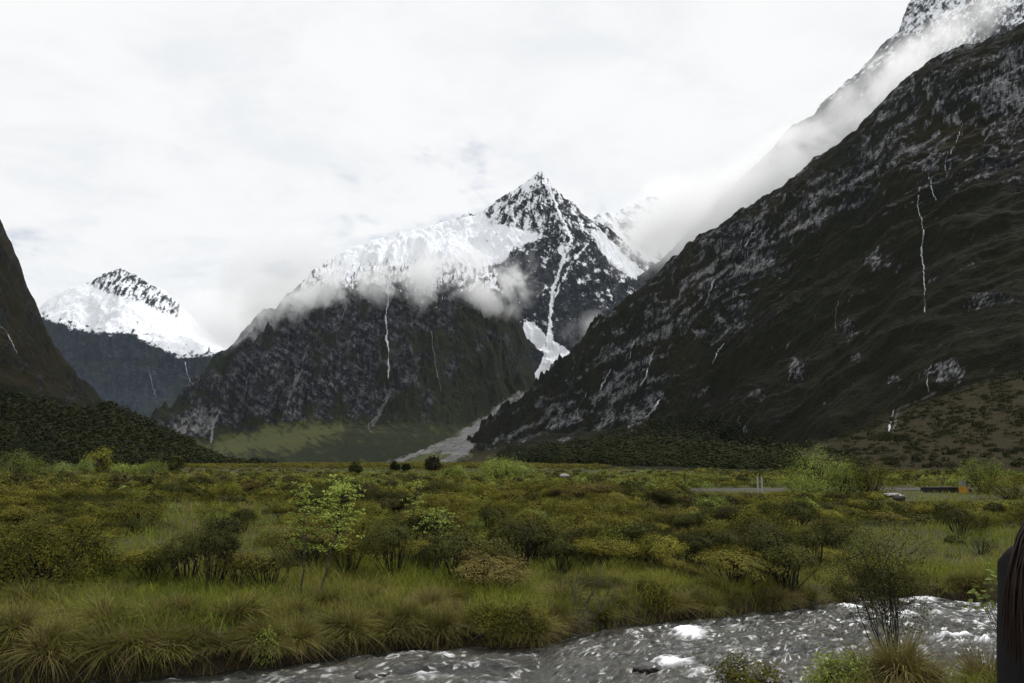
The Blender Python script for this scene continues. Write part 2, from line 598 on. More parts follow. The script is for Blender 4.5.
gl = np.minimum(polydist(m.px + 2.5 * n2, m.py, [(549, 186), (560, 215), (572, 238), (562, 262), (553, 290), (550, 318), (552, 345)]) - 1.2,
                polydist(m.px + 2 * n1, m.py, [(588, 244), (572, 262), (560, 285), (552, 305)]) - 0.4)
snow = np.maximum(snow, np.clip(0.80 + 0.8 * fin + 0.5 * led - np.maximum(gl + 0.9, 0) * 0.26, 0, 1))
tongue = softpoly(m.px + 3 * n1, m.py + 2 * n2, [(550, 312), (553, 340), (562, 346), (571, 352), (560, 362), (549, 372), (536, 384), (518, 393), (516, 390), (530, 378), (541, 364), (545, 348), (548, 330)], 1.4)
br = softpoly(m.px + 2 * n1, m.py + 2 * n2, [(524, 322), (534, 322), (546, 336), (545, 352), (538, 350), (530, 340), (520, 338)], 1.2)
low = (m.py > 322) & (m.k < 3.0)
snow = np.where(low, np.maximum(snow - sstep(318, 345, m.py) * 0.8, 0), snow)
snow = np.clip(np.maximum(snow, np.maximum(tongue, br * 0.9)), 0, 1)
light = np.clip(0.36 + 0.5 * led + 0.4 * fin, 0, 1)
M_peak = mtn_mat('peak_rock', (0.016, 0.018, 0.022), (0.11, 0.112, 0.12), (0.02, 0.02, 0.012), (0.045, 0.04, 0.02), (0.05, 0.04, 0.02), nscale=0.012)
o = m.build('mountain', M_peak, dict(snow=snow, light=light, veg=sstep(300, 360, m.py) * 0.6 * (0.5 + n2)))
tag(o, 'sharp snow streaked peak rising behind the waterfall massif', 'mountain', kind='structure')
m_peak = m

# --- front massif with the tall waterfall, its green apron and the gravel fan
m = Mtn([[(120, None, 1500), (300, None, 1350), (420, None, 1250), (620, None, 1300)],
         [(120, 452, 1950), (165, 432, 1950), (205, 442, 1950), (250, 436, 1950), (300, 424, 1900), (350, 420, 1850), (400, 424, 1800), (450, 428, 1850), (480, 420, 1950), (510, 404, 2050), (530, 396, 2100), (560, 396, 2100), (620, 396, 2100)],
         [(120, 450, 2100), (165, 424, 2150), (205, 405, 2200), (250, 375, 2200), (300, 350, 2180), (400, 335, 2150), (460, 340, 2150), (500, 352, 2200), (520, 368, 2250), (534, 386, 2300), (560, 394, 2300), (620, 394, 2300)],
         [(120, 448, 2250), (150, 436, 2280), (165, 420, 2300), (180, 401, 2330), (200, 377, 2380), (215, 356, 2420), (235, 339, 2450), (250, 325, 2480), (262, 312, 2500), (275, 307, 2520), (290, 292, 2540), (300, 286, 2560), (312, 272, 2580),
          (325, 266, 2600), (345, 249, 2620), (360, 246, 2640), (380, 240, 2650), (400, 234, 2650), (425, 229, 2640), (450, 232, 2620), (470, 244, 2600), (490, 262, 2560),
          (505, 288, 2520), (515, 310, 2480), (522, 326, 2450), (529, 345, 2430), (533, 362, 2410), (536, 380, 2400), (545, 391, 2400), (560, 394, 2400), (620, 394, 2400)],
         [(120, 460, 2900), (350, 350, 3000), (500, 390, 2800), (560, 420, 2700), (620, 420, 2700)]], [130, 170, 260, 16], *span(130, 600), 760)
env = sstep(0.6, 1.5, m.k) * (1 - 0.8 * sstep(2.55, 3.0, m.k))
wx = m.x + 60 * fbm(m.x / 240, m.y / 240, 3, 71)
gul = ridged(wx / 150 + m.z / 600, m.y / 520, 6, 74)
crg = ridged(wx / 46 + m.z / 300, m.y / 110, 5, 75, 0.6)
edge = sstep(545, 525, ray(545, 400)[0] * 0 + proj(m.x, m.y, m.z)[0]) + 0.05
m.z = m.z + env * edge * (105 * (gul - 0.42) + 34 * (crg - 0.42) + 16 * fbm(m.x / 45, m.y / 45, 5, 77)) + 7 * fbm(m.x / 120, m.y / 120, 4, 79) * np.clip(m.k, 0, 1) + 16 * fbm(m.x / 50, m.y / 50, 4, 73, 0.6) * sstep(2.3, 3.0, m.k) * edge
m.finish()
n1 = fbm(m.px / 6 + m.py / 10, m.py / 7 - m.px / 20, 5, 81, 0.6)
n2 = fbm(m.px / 22, m.py / 22, 5, 83, 0.55)
n3 = fbm((m.px + 0.7 * m.py) / 18, (m.py - 0.7 * m.px) / 4, 4, 85, 0.6)     # ledges
sl_y = np.interp(m.px, [140, 215, 260, 300, 345, 400, 450, 500, 540], [250, 270, 285, 292, 287, 286, 288, 284, 270])
snow = np.clip(0.45 + (sl_y - m.py) / 40 + 0.9 * n1 + 0.5 * n2 - 0.5 * (gul - 0.45), 0, 1) * sstep(1.5, 2.2, m.k)
snow = snow * np.where(m.py > sl_y + 45, 0, 1)
vst = fbm(m.px / 2.6 + 0.8 * n1, m.py / 11, 4, 87, 0.6)
snow = np.clip(snow - sstep(0.0, 0.3, vst) * 0.55 * sstep(252, 262, m.py), 0, 1)
cap = softpoly(m.px + 6 * n2, m.py + 5 * n1, [(345, 250), (400, 230), (430, 222), (480, 235), (480, 262), (455, 258), (430, 262), (395, 262), (370, 262), (352, 268)], 4)
snow = np.maximum(snow, cap * (0.72 + 0.6 * n1 - 0.5 * np.clip(vst, 0, 1) * sstep(248, 262, m.py)))
apron_top = np.interp(m.px, [130, 165, 205, 250, 300, 340, 400, 460, 500, 535], [440, 426, 436, 428, 416, 416, 420, 425, 415, 397])
ap = sstep(-4, 8, m.py - apron_top + 5 * n2)
veg = np.clip(np.maximum(0.37 + 0.75 * n2 + 0.35 * n3 + 0.0022 * (m.py - 350) + 0.25 * sstep(380, 470, m.px), ap), 0, 1)
slab = softpoly(m.px + 8 * n2, m.py + 6 * n1, [(255, 345), (300, 335), (370, 380), (385, 400), (340, 420), (285, 415), (240, 410), (215, 400)], 14)
veg = np.clip(veg - slab * 0.28 * (0.6 + n3), 0, 1)
talus = softpoly(m.px + 4 * n2, m.py + 3 * n1, [(168, 425), (190, 410), (215, 405), (222, 420), (205, 435), (180, 436)], 3)
strm = np.clip(1.2 - (polydist(m.px + 2 * n1, m.py, [(370, 430), (380, 412), (388, 395)]) - 0.8) * 0.4, 0, 1) * (0.6 + n1)
strm = np.maximum(strm, np.clip(1 - (polydist(m.px + 2 * n1, m.py, [(283, 420), (290, 395), (298, 375), (306, 352)]) - 0.5) * 0.5, 0, 1) * (0.62 + n1))
strm = np.maximum(strm, np.clip(1 - (polydist(m.px + 2 * n1, m.py, [(211, 442), (213, 425), (220, 410)]) - 0.5) * 0.5, 0, 1) * 0.8)
fan = softpoly(m.px + 5 * n2 + 3 * n1, m.py + 2 * n1, [(520, 391), (529, 391), (516, 405), (500, 420), (488, 434), (476, 445), (470, 456), (446, 466), (366, 472), (376, 465), (400, 457), (424, 449), (440, 442), (460, 432), (486, 414), (507, 398)], 3.0)
isl = softpoly(m.px + 3 * n2, m.py + 2 * n1, [(405, 462), (420, 455), (440, 452), (452, 455), (440, 460), (420, 466)], 2.5)
braid = fbm((m.px - 1.5 * m.py) / 26, (m.py + 0.5 * m.px) / 3.0, 4, 89, 0.6)
scree = np.clip(np.maximum(np.maximum(talus * (0.55 + 0.6 * n1), strm), fan * (0.86 + 0.9 * braid) - 0.75 * isl), 0, 1)
veg = np.clip(veg - talus, 0, 1)
pale_ = softpoly(m.px + 6 * n2, m.py + 4 * n1, [(205, 446), (250, 432), (300, 420), (345, 424), (330, 436), (290, 448), (240, 456), (205, 462)], 9)  # yellow-green patch on the left part of the apron
brown = np.clip(ap * (0.05 + 0.4 * n2) + pale_ * (0.62 + 0.6 * n1 + 0.4 * n3) + isl * 0.7 + 0.22 + 0.4 * n3 + 0.3 * sstep(440, 475, m.px) * ap, 0, 1)
light = np.clip(0.34 + 0.6 * n3 + 0.45 * n1 + 0.3 * vst, 0, 1)
M_mass = mtn_mat('massif_rock', (0.012, 0.013, 0.0145), (0.175, 0.178, 0.185), (0.0085, 0.011, 0.006), (0.024, 0.026, 0.011), (0.056, 0.060, 0.021), (0.18, 0.178, 0.176), nscale=0.018, dip=((0.9, 0.35, 0.25), (0.2, 1, 0), (-0.1, 0.1, 0.5)))
m.z = m.z
o = m.build('mountain', M_mass, dict(snow=snow, light=light, veg=veg, scree=scree, brown=brown))
tag(o, 'broad dark massif with a tall thin waterfall, green apron and gravel fan', 'mountain', kind='structure')
m_mass = m

# --- upper right snowy ridge behind the cloud
m = Mtn([[(600, 330, 1450), (1100, 100, 1150)],
         [(600, 300, 1700), (660, 262, 1680), (700, 222, 1660), (740, 178, 1640), (770, 150, 1620), (786, 132, 1600), (800, 121, 1590), (814, 113, 1580), (822, 101, 1570), (832, 94, 1560), (846, 81, 1550),
          (858, 72, 1540), (866, 62, 1530), (878, 50, 1520), (890, 38, 1510), (899, 30, 1500), (903, 18, 1500), (908, 6, 1500), (914, -4, 1500), (930, -28, 1500), (960, -60, 1500), (1100, -170, 1500)],
         [(600, 420, 2200), (1100, 150, 2200)]], [260, 20], *span(640, 1090), 520)
env = (1 - 0.8 * sstep(0.75, 1.0, m.k))
gul = ridged(m.x / 80, m.y / 160 + m.z / 160, 6, 91)
m.z = m.z + env * 45 * (gul - 0.45) + 5 * fbm(m.x / 12, m.y / 12, 4, 93)
m.finish()
n1 = fbm(m.px / 8 - m.py / 9, m.py / 5 + m.px / 14, 5, 95, 0.6)
n5 = fbm((m.px - m.py) / 16, (m.px + m.py) / 3.5, 4, 97, 0.6)
snow = np.clip(0.29 + 0.5 * n1 + 0.55 * n5 + 0.45 * (0.5 - gul) + 0.0035 * (60 - m.py), 0, 1)
M_upper = mtn_mat('upper_ridge_rock', (0.028, 0.031, 0.036), (0.14, 0.143, 0.15), (0.02, 0.02, 0.012), (0.04, 0.04, 0.02), (0.05, 0.04, 0.02), nscale=0.03)
o = m.build('mountain', M_upper, dict(snow=snow, light=0.45 + 0.5 * n1))
tag(o, 'snow dusted upper ridge above the cloud on the right', 'mountain', kind='structure')

# --- big dark right mountain
m = Mtn([[(400, None, 1500), (450, None, 1350), (500, None, 800), (560, None, 340), (640, None, 215), (720, None, 180), (800, None, 170), (900, None, 165), (1024, None, 160), (1500, None, 160)],
         [(400, 468, 1600), (450, 462, 1550), (500, 448, 1330), (560, 440, 1060), (640, 438, 840), (720, 448, 620), (760, 452, 540), (830, 435, 460), (900, 408, 420), (960, 386, 390), (1024, 368, 370), (1200, 330, 350), (1500, 300, 330)],
         [(400, 468, 1780), (440, 465, 1740), (470, 451, 1700), (490, 429, 1650), (505, 415, 1620), (520, 401, 1600), (540, 385, 1550), (560, 365, 1500), (580, 346, 1460), (600, 326, 1420), (620, 306, 1380), (640, 290, 1340), (655, 277, 1310), (670, 262, 1280),
          (700, 238, 1220), (720, 228, 1190), (740, 216, 1150), (765, 198, 1110), (790, 180, 1080), (810, 166, 1050), (830, 150, 1020), (850, 136, 990), (868, 119, 970), (880, 104, 950), (895, 88, 930),
          (912, 78, 910), (930, 66, 890), (950, 56, 870), (975, 45, 850), (1000, 34, 830), (1024, 22, 800), (1150, -60, 760), (1500, -250, 700)],
         [(400, 470, 2200), (560, 420, 2000), (800, 300, 1500), (1024, 200, 1200), (1500, 50, 1100)]], [110, 520, 20], *span(420, 1230), 900)
pxa, _ = proj(m.x, m.y, m.z)
env = sstep(0.5, 1.3, m.k) * (1 - 0.8 * sstep(1.75, 2.0, m.k))
q = m.y * 0.8 + m.x * 0.4          # along the wall
rr = m.z + 0.0 * m.x
strat = (q * 0.55 + rr * 0.9)
px0, py0 = proj(m.x, m.y, m.z)
wn = fbm(px0 / 55, py0 / 55, 4, 113, 0.55)
softd = 1 - 0.75 * softpoly(px0 + 10 * wn, py0 + 10 * wn, [(700, 330), (800, 250), (870, 200), (1024, 150), (1100, 150), (1100, 380), (980, 385), (860, 430), (740, 470), (600, 475), (560, 455), (640, 420)], 30)
gul = ridged(strat / 95 + 0.4 * fbm(m.x / 150, m.y / 150, 3, 2), (q - rr) / 330, 6, 101)
m.z = m.z + env * (46 * (gul - 0.45) + 16 * fbm(m.x / 40, m.y / 40, 5, 103)) * np.clip(m.y / 900, 0.5, 1.4) + 2.2 * fbm(m.x / 14, m.y / 22, 4, 105) * np.clip(m.k, 0, 1)
slab_ = ridged((q * 0.5 + rr * 0.95) / 21 + 0.5 * fbm(m.x / 60, m.y / 60, 3, 8), (q - rr) / 85, 5, 107, 0.55)
m.z = m.z + env * softd * 17 * (slab_ - 0.45) * np.clip(m.y / 700, 0.5, 1.6)
tc_ = (q * 0.5 + rr) / 17 + 1.3 * fbm(m.x / 70, m.y / 70, 4, 12)
saw = tc_ - np.floor(tc_)
m.z = m.z + env * softd * 9 * np.where(saw < 0.75, saw / 0.75, (1 - saw) / 0.25) * np.clip(m.y / 700, 0.5, 1.6) * sstep(-0.2, 0.3, fbm(m.x / 120, m.y / 120, 3, 14))
m.z = m.z + 11 * fbm(m.x / 60, m.y / 48, 5, 121, 0.6) * sstep(1.5, 2.0, m.k) * np.clip(m.y / 900, 0.6, 1.4)
m.finish()
# slabs dip from the upper right to the lower left
sa, ca = math.sin(R(38)), math.cos(R(38))
al = m.px * ca - m.py * sa
ac = m.px * sa + m.py * ca
warp = fbm(m.px / 70, m.py / 70, 4, 110)
n1 = 0.6 * fbm(al / 22 + warp * 2, ac / 5.5 + warp * 3, 5, 111, 0.62) + 0.5 * fbm(al / 11 + warp * 2, ac / 2.2 + warp * 4, 4, 112, 0.6)
n2 = fbm(m.px / 55, m.py / 55, 5, 113, 0.55)
n4 = fbm(al / 6, ac / 1.7, 3, 117, 0.6)
n0 = fbm(al / 42 + warp * 2.5, ac / 10 + warp * 3, 4, 119, 0.55)
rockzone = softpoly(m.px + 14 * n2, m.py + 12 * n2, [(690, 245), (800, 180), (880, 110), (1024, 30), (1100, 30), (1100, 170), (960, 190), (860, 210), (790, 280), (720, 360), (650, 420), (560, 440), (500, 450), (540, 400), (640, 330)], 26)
cloudshade = softpoly(m.px + 10 * n2, m.py + 10 * n2, [(700, 330), (800, 250), (870, 200), (1024, 150), (1100, 150), (1100, 380), (980, 385), (860, 430), (740, 470), (600, 475), (560, 455), (640, 420)], 26)  # cloud shade on the wall, put into its rock and plant tones
light = np.clip(0.09 + 0.85 * n0 + 0.7 * n1 + 0.85 * n4 + 0.20 * rockzone - 0.20 * cloudshade + 0.5 * (slab_ - 0.45), 0, 1)
veg = np.clip(0.69 - 0.6 * n0 - 0.6 * n1 + 0.5 * n2 - 0.25 * rockzone + 0.14 * cloudshade, 0, 1)
fant = np.interp(m.px, [500, 560, 640, 720, 760, 830, 900, 960, 1024, 1200], [448, 440, 440, 452, 456, 438, 411, 390, 372, 340])
ap = sstep(-4, 6, m.py - fant + 6 * n2)
outc = np.zeros(m.px.shape)
for (cx_, cy_, rx_, ry_) in [(742, 428, 18, 16), (945, 372, 28, 16), (898, 380, 14, 9), (795, 368, 16, 14), (848, 330, 12, 16), (640, 415, 22, 10), (875, 262, 20, 10), (1000, 90, 30, 22), (985, 300, 24, 10), (760, 395, 12, 8)]:
    e = np.hypot((m.px - cx_) / rx_, (m.py - cy_) / ry_)
    outc = np.maximum(outc, np.clip(1.3 - e, 0, 1))
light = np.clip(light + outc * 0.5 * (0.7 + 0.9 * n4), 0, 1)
veg = np.clip(np.maximum(veg - outc * 0.5 * (0.8 + n4), ap), 0, 1)
scree = np.clip(1.0 - (polydist(m.px + 3 * n2, m.py, [(893, 432), (898, 410), (925, 398), (962, 380)]) - 0.6) * 0.35, 0, 1) * (0.55 + 0.6 * n1)
brown = np.clip(ap * (0.62 + 0.5 * n2) * sstep(730, 800, m.px) + 0.5 * ap * sstep(560, 490, m.px) + 0.28 + 0.55 * n2 - 0.12 * cloudshade, 0, 1)
M_right = mtn_mat('right_mountain_rock', (0.0105, 0.0108, 0.0112), (0.22, 0.22, 0.222), (0.0075, 0.0085, 0.005), (0.017, 0.017, 0.008), (0.027, 0.0225, 0.010), namp=1.7, nscale=0.045, strat=(1.0, 0.5, 1.6), dip=((0.1, 0.30, -0.14), (0.2, 0.42, 0.9), (0.35, 0, 0)))  # low tones hold the cloud shade over this mountain
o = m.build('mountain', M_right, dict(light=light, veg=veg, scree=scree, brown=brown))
tag(o, 'huge dark rock mountain wall sloping down from the upper right', 'mountain', kind='structure')
m_right = m

# --- dark spur on the left
m = Mtn([[(-400, None, 260), (0, None, 300), (100, None, 330), (200, None, 360), (285, None, 400)],
         [(-400, 330, 450), (-100, 390, 440), (0, 420, 420), (60, 430, 420), (120, 440, 420), (180, 454, 425), (225, 466, 428), (285, 468, 440)],
         [(-400, -150, 900), (-100, 90, 850), (-40, 165, 820), (0, 222, 800), (8, 238, 795), (14, 252, 790), (20, 266, 780), (28, 290, 765), (40, 313, 740), (48, 336, 720), (54, 348, 705), (68, 366, 680), (80, 380, 655), (92, 391, 640), (104, 401, 620), (130, 416, 580),
          (160, 430, 545), (190, 446, 510), (210, 458, 485), (225, 465, 470), (250, 467.5, 455), (285, 468, 450)],
         [(-400, 200, 1300), (0, 400, 1100), (120, 450, 900), (285, 470, 800)]], [90, 340, 16], *span(-250, 275), 420)
env = sstep(0.2, 1.2, m.k) * (1 - 0.75 * sstep(1.7, 2.0, m.k))
q = m.y * 0.8 - m.x * 0.4
gul = ridged((q * 0.5 + m.z) / 70, (q - m.z) / 240, 6, 131)
hh = sstep(0, 60, m.z)
m.z = m.z + env * hh * (30 * (gul - 0.45) + 8 * fbm(m.x / 25, m.y / 25, 5, 133)) + 1.5 * fbm(m.x / 9, m.y / 9, 3, 135) * np.clip(m.k, 0, 1)
m.finish()
n1 = fbm((m.px + 0.8 * m.py) / 5, (m.py - 0.8 * m.px) / 16, 5, 141, 0.6)
n2 = fbm(m.px / 22, m.py / 22, 4, 143)
ft = np.interp(m.px, [-250, 0, 30, 60, 90, 110, 275], [330, 385, 392, 402, 408, 404, 380])
frs = sstep(-8, 8, m.py - ft + 10 * n2)
veg = np.clip(np.maximum(0.56 - 0.5 * n1 + 0.5 * n2, frs), 0, 1)
M_left = mtn_mat('left_spur_rock', (0.010, 0.010, 0.010), (0.05, 0.049, 0.047), (0.007, 0.0085, 0.0045), (0.013, 0.0145, 0.007), (0.019, 0.016, 0.009), nscale=0.05)
o = m.build('mountain', M_left, dict(light=np.clip(0.3 + 0.7 * n1, 0, 1), veg=veg, brown=np.clip(0.5 + 0.5 * n2 - frs * 0.6, 0, 1)))
tag(o, 'dark steep spur falling from the left edge to the valley floor', 'mountain', kind='structure')
m_left = m

# ---------------------------------------------------------------- valley floor and river
YF = np.array([[-60, 3], [-25, 7.6], [-12, 10.0], [-6.5, 11.3], [-4.5, 11.9], [-3.2, 12.6], [-1.9, 13.3], [-0.5, 13.6], [0.4, 13.4], [0.9, 14.2], [1.7, 14.9], [2.9, 15.75], [4.7, 16.4], [6.6, 17.4],
               [8.4, 18.5], [9.6, 17.9], [10.8, 17.7], [14, 18.2], [30, 20.5], [80, 24]])
YN = np.array([[-60, -1], [-15, 4.0], [-6, 5.6], [0, 7.6], [2.5, 9.3], [4, 10.2], [5.5, 11.0], [7, 11.9], [9, 12.8], [14, 14.2], [30, 16.5], [80, 20]])


def yfar(x):
    return np.interp(x, YF[:, 0], YF[:, 1]) + 0.16 * gnoise(np.asarray(x, float) * 1.1, 0 * np.asarray(x, float) + 3.3, 5) + 0.1 * gnoise(np.asarray(x, float) * 3.1, 0 * np.asarray(x, float) + 8.3, 6)


def ynear(x):
    return np.interp(x, YN[:, 0], YN[:, 1]) + 0.12 * gnoise(np.asarray(x, float) * 0.9, 0 * np.asarray(x, float) + 1.7, 7)


def ground_z(x, y):
    x = np.asarray(x, float)
    y = np.asarray(y, float)
    d = y - yfar(x)
    d2 = ynear(x) - y
    hb = np.interp(x, [-14, -5, -1, 4, 10, 20], [0.72, 0.58, 0.42, 0.34, 0.36, 0.45])
    nz = fbm(x / 2.4, y / 2.4, 4, 201) * 0.13 + fbm(x / 9, y / 9, 3, 202) * 0.16
    fade = sstep(130, 60, y) * sstep(160, 80, np.abs(x))
    zf = -0.5 + (hb + 0.5) * sstep(-0.3, 0.5, d) + (0.82 - hb) * sstep(0.8, 26, d) + 0.16 * sstep(80, 230, d) + nz * sstep(0.2, 1.5, d) * fade
    mound = 0.30 * np.exp(-((x - 4.75) / 0.85) ** 2 - ((y - 9.95) / 0.5) ** 2)
    zn = mound - 0.5 + 0.66 * sstep(-0.3, 0.4, d2) + 1.2 * sstep(0.4, 7.0, d2) + nz * 0.5 * sstep(0.2, 1.5, d2)
    return np.where(d > d2, zf, zn)


def axis(lo, a, b, hi, st, gr=1.13):
    mid = np.arange(a, b, st)
    up, s, v = [], st, b
    while v < hi:
        up.append(v)
        s *= gr
        v += s
    up.append(hi)
    dn, s, v = [], st, a
    while v > lo:
        s *= gr
        v -= s
        dn.append(max(v, lo))
    return np.concatenate([dn[::-1], mid, up])


gx = axis(-11000, -16, 24, 11000, 0.13)
gy = axis(-300, 4, 34, 9500, 0.12)
GX, GY = np.meshgrid(gx, gy)
GZ = ground_z(GX, GY)
ni, nj = GX.shape
i, j = np.meshgrid(np.arange(ni - 1), np.arange(nj - 1), indexing='ij')
a = i * nj + j
Q = np.stack([a, a + 1, a + nj + 1, a + nj], -1).reshape(-1, 4)
mg, N = mat('valley_ground')
geo = N.n('ShaderNodeNewGeometry')
f1 = N.noise(geo.outputs['Position'], 0.5, 5, 0.6)
f2 = N.noise(geo.outputs['Position'], 7.0, 6, 0.65)
f3 = N.noise(geo.outputs['Position'], 0.07, 4, 0.6)
c = N.mix(N.step(f2, 0.3, 0.7), (0.022, 0.020, 0.010), (0.062, 0.055, 0.022))
c = N.mix(N.step(f1, 0.42, 0.62), c, (0.045, 0.055, 0.016))
c = N.mix(N.math('MULTIPLY', N.step(f3, 0.45, 0.65), 0.6), c, (0.066, 0.058, 0.024))
sepg = N.n('ShaderNodeSeparateXYZ', {0: geo.outputs['Position']})
soil = N.mix(f2, (0.02, 0.016, 0.011), (0.055, 0.042, 0.028))
c = N.mix(N.step(sepg.outputs[2], 0.42, 0.16), c, soil)
bmp = N.n('ShaderNodeBump', {'Strength': 0.7, 'Distance': 0.08, 'Height': f2})
out(N, N.n('ShaderNodeBsdfPrincipled', {'Base Color': c, 'Roughness': 0.9, 'Specular IOR Level': 0.15, 'Normal': bmp.outputs[0]}).outputs[0])
o = obj('ground', mesh_np('ground', np.stack([GX, GY, GZ], -1).reshape(-1, 3), Q, [mg], None, True))
tag(o, kind='structure')

# river: real waves, white water over the stones
rx = np.concatenate([np.arange(-40, -7, 0.16), np.arange(-7, 13, 0.03), np.arange(13, 60, 0.2)])
rw = np.linspace(0, 1, 240)[:, None]
RX = np.broadcast_to(rx, (240, len(rx)))
yb, ya = yfar(rx) + 0.35, ynear(rx) - 0.35
RY = ya + (yb - ya) * rw
# flow runs along the bank towards the lower left
sl_ = np.interp(rx, [-10, 0, 8, 12], [0.35, 0.45, 0.45, 0.1])
fl = RX
ac_ = RY - yfar(rx)
sk = 0.35 * fl
wv = 0.55 * fbm(fl / 0.62, (ac_ - sk) / 0.36, 3, 211) + 0.45 * (ridged(fl / 1.2 + 0.5 * fbm(fl / 0.8, ac_ / 0.8, 2, 9), (ac_ + sk) / 0.5, 4, 213) - 0.45)
chop = ridged(fl / 0.42 + 0.6 * wv, (ac_ - sk) / 0.14, 4, 217, 0.62) - 0.45
edgef = np.clip(np.minimum(RY - ya, yb - RY) / 0.8, 0.25, 1)
RZ = (0.15 * wv + 0.05 * chop) * edgef
foam = np.clip(0.05 + (wv - 0.08) * 0.75 + (chop - 0.02) * 0.9 + 0.25 * fbm(fl / 2.5, ac_ / 0.9, 3, 222), 0, 0.72) * np.clip(edgef + 0.2, 0, 1)
rpx, rpy = proj(RX, RY, RZ)
fn_ = fbm(fl / 0.5, ac_ / 0.22, 4, 219, 0.6)
RZ0 = RZ.copy()
for (fx, fy, wpx, hpx, st) in [(690, 634, 36, 12, 1.0), (672, 664, 46, 9, 0.8), (700, 673, 40, 8, 0.6), (735, 628, 30, 6, 0.45), (850, 608, 26, 7, 0.8), (858, 622, 36, 4, 0.55), (925, 600, 60, 6, 0.75), (905, 615, 36, 7, 0.7),
                               (955, 637, 52, 6, 0.75), (985, 642, 25, 6, 0.6), (870, 596, 26, 4, 0.6), (800, 605, 34, 4, 0.5), (445, 657, 26, 6, 0.55), (462, 640, 30, 3, 0.4), (600, 622, 30, 3, 0.35), (965, 606, 50, 5, 0.5),
                               (540, 650, 50, 6, 0.3), (920, 652, 20, 5, 0.4), (330, 672, 60, 5, 0.3), (1000, 615, 30, 4, 0.5)]:
    c0 = onplane(fx, fy)
    sx_ = wpx * c0[1] / FPX * 0.55
    sy_ = max(hpx * c0[1] ** 2 / (FPX * CAMZ) * 0.55, 0.12)
    e = np.sqrt(((RX - c0[0]) / sx_) ** 2 + ((RY - c0[1] - 0.3 * (RX - c0[0])) / sy_) ** 2)
    bump = np.clip(1.25 - e + 0.55 * fn_, 0, 1)
    foam = np.maximum(foam, st * bump * 1.4 * (0.8 + 0.7 * chop))
    RZ = RZ + 0.10 * st * np.exp(-e * e * 1.2) * (0.8 + 0.6 * fn_)
foam = np.clip(foam, 0, 1)
mw, N = mat('river_water')
geo = N.n('ShaderNodeNewGeometry')
fpos = N.vmath('MULTIPLY', geo.outputs['Position'], (0.38, 1.0, 1.0))
n1 = N.noise(fpos, 17, 6, 0.72, 0.6)
n2 = N.noise(fpos, 48, 4, 0.65)
n3 = N.noise(fpos, 1.6, 4, 0.6)
fm = N.math('ADD', N.attr('foam'), N.math('MULTIPLY', N.math('SUBTRACT', n1, 0.5), 0.75))
fm = N.step(fm, 0.17, 1.0)
wc = N.mix(N.step(n3, 0.35, 0.65), (0.020, 0.021, 0.018), (0.06, 0.056, 0.043))
bmp = N.n('ShaderNodeBump', {'Strength': 0.25, 'Distance': 0.02, 'Height': n1})
wat = N.n('ShaderNodeBsdfPrincipled', {'Base Color': wc, 'Roughness': 0.27, 'IOR': 1.33, 'Specular IOR Level': 0.5, 'Normal': bmp.outputs[0]})
fo = N.n('ShaderNodeBsdfDiffuse', {'Color': N.mix(N.step(N.attr('foam'), 0.3, 0.95), (0.42, 0.43, 0.43), (0.9, 0.91, 0.92)), 'Normal': bmp.outputs[0]})
out(N, N.n('ShaderNodeMixShader', {0: fm, 1: wat.outputs[0], 2: fo.outputs[0]}).outputs[0])
ni, nj = RX.shape
i, j = np.meshgrid(np.arange(ni - 1), np.arange(nj - 1), indexing='ij')
a = i * nj + j
Q = np.stack([a, a + 1, a + nj + 1, a + nj], -1).reshape(-1, 4)
o = obj('river', mesh_np('river', np.stack([RX, RY, RZ], -1).reshape(-1, 3), Q, [mw], None, True, {'foam': foam}))
tag(o, kind='structure')

# road across the flat
mr, N = mat('road_gravel')
geo = N.n('ShaderNodeNewGeometry')
f = N.noise(geo.outputs['Position'], 9, 5, 0.7)
out(N, N.n('ShaderNodeBsdfDiffuse', {'Color': N.mix(f, (0.05, 0.048, 0.042), (0.13, 0.125, 0.11))}).outputs[0])
xs = np.linspace(10, 140, 60)
ys = 62 + 5 * np.sin((xs - 10) / 34)
V = np.concatenate([np.stack([xs, ys - 1.2, 0 * xs + 0.8], -1), np.stack([xs, ys - 0.8, 0 * xs + 0.93], -1), np.stack([xs, ys + 0.8, 0 * xs + 0.94], -1), np.stack([xs, ys + 1.2, 0 * xs + 0.8], -1)])
Q = np.concatenate([np.stack([np.arange(59) + k * 60, np.arange(59) + k * 60 + 1, np.arange(59) + (k + 1) * 60 + 1, np.arange(59) + (k + 1) * 60], -1) for k in range(3)])
tag(obj('road', mesh_np('road', V, Q, [mr])), kind='structure')

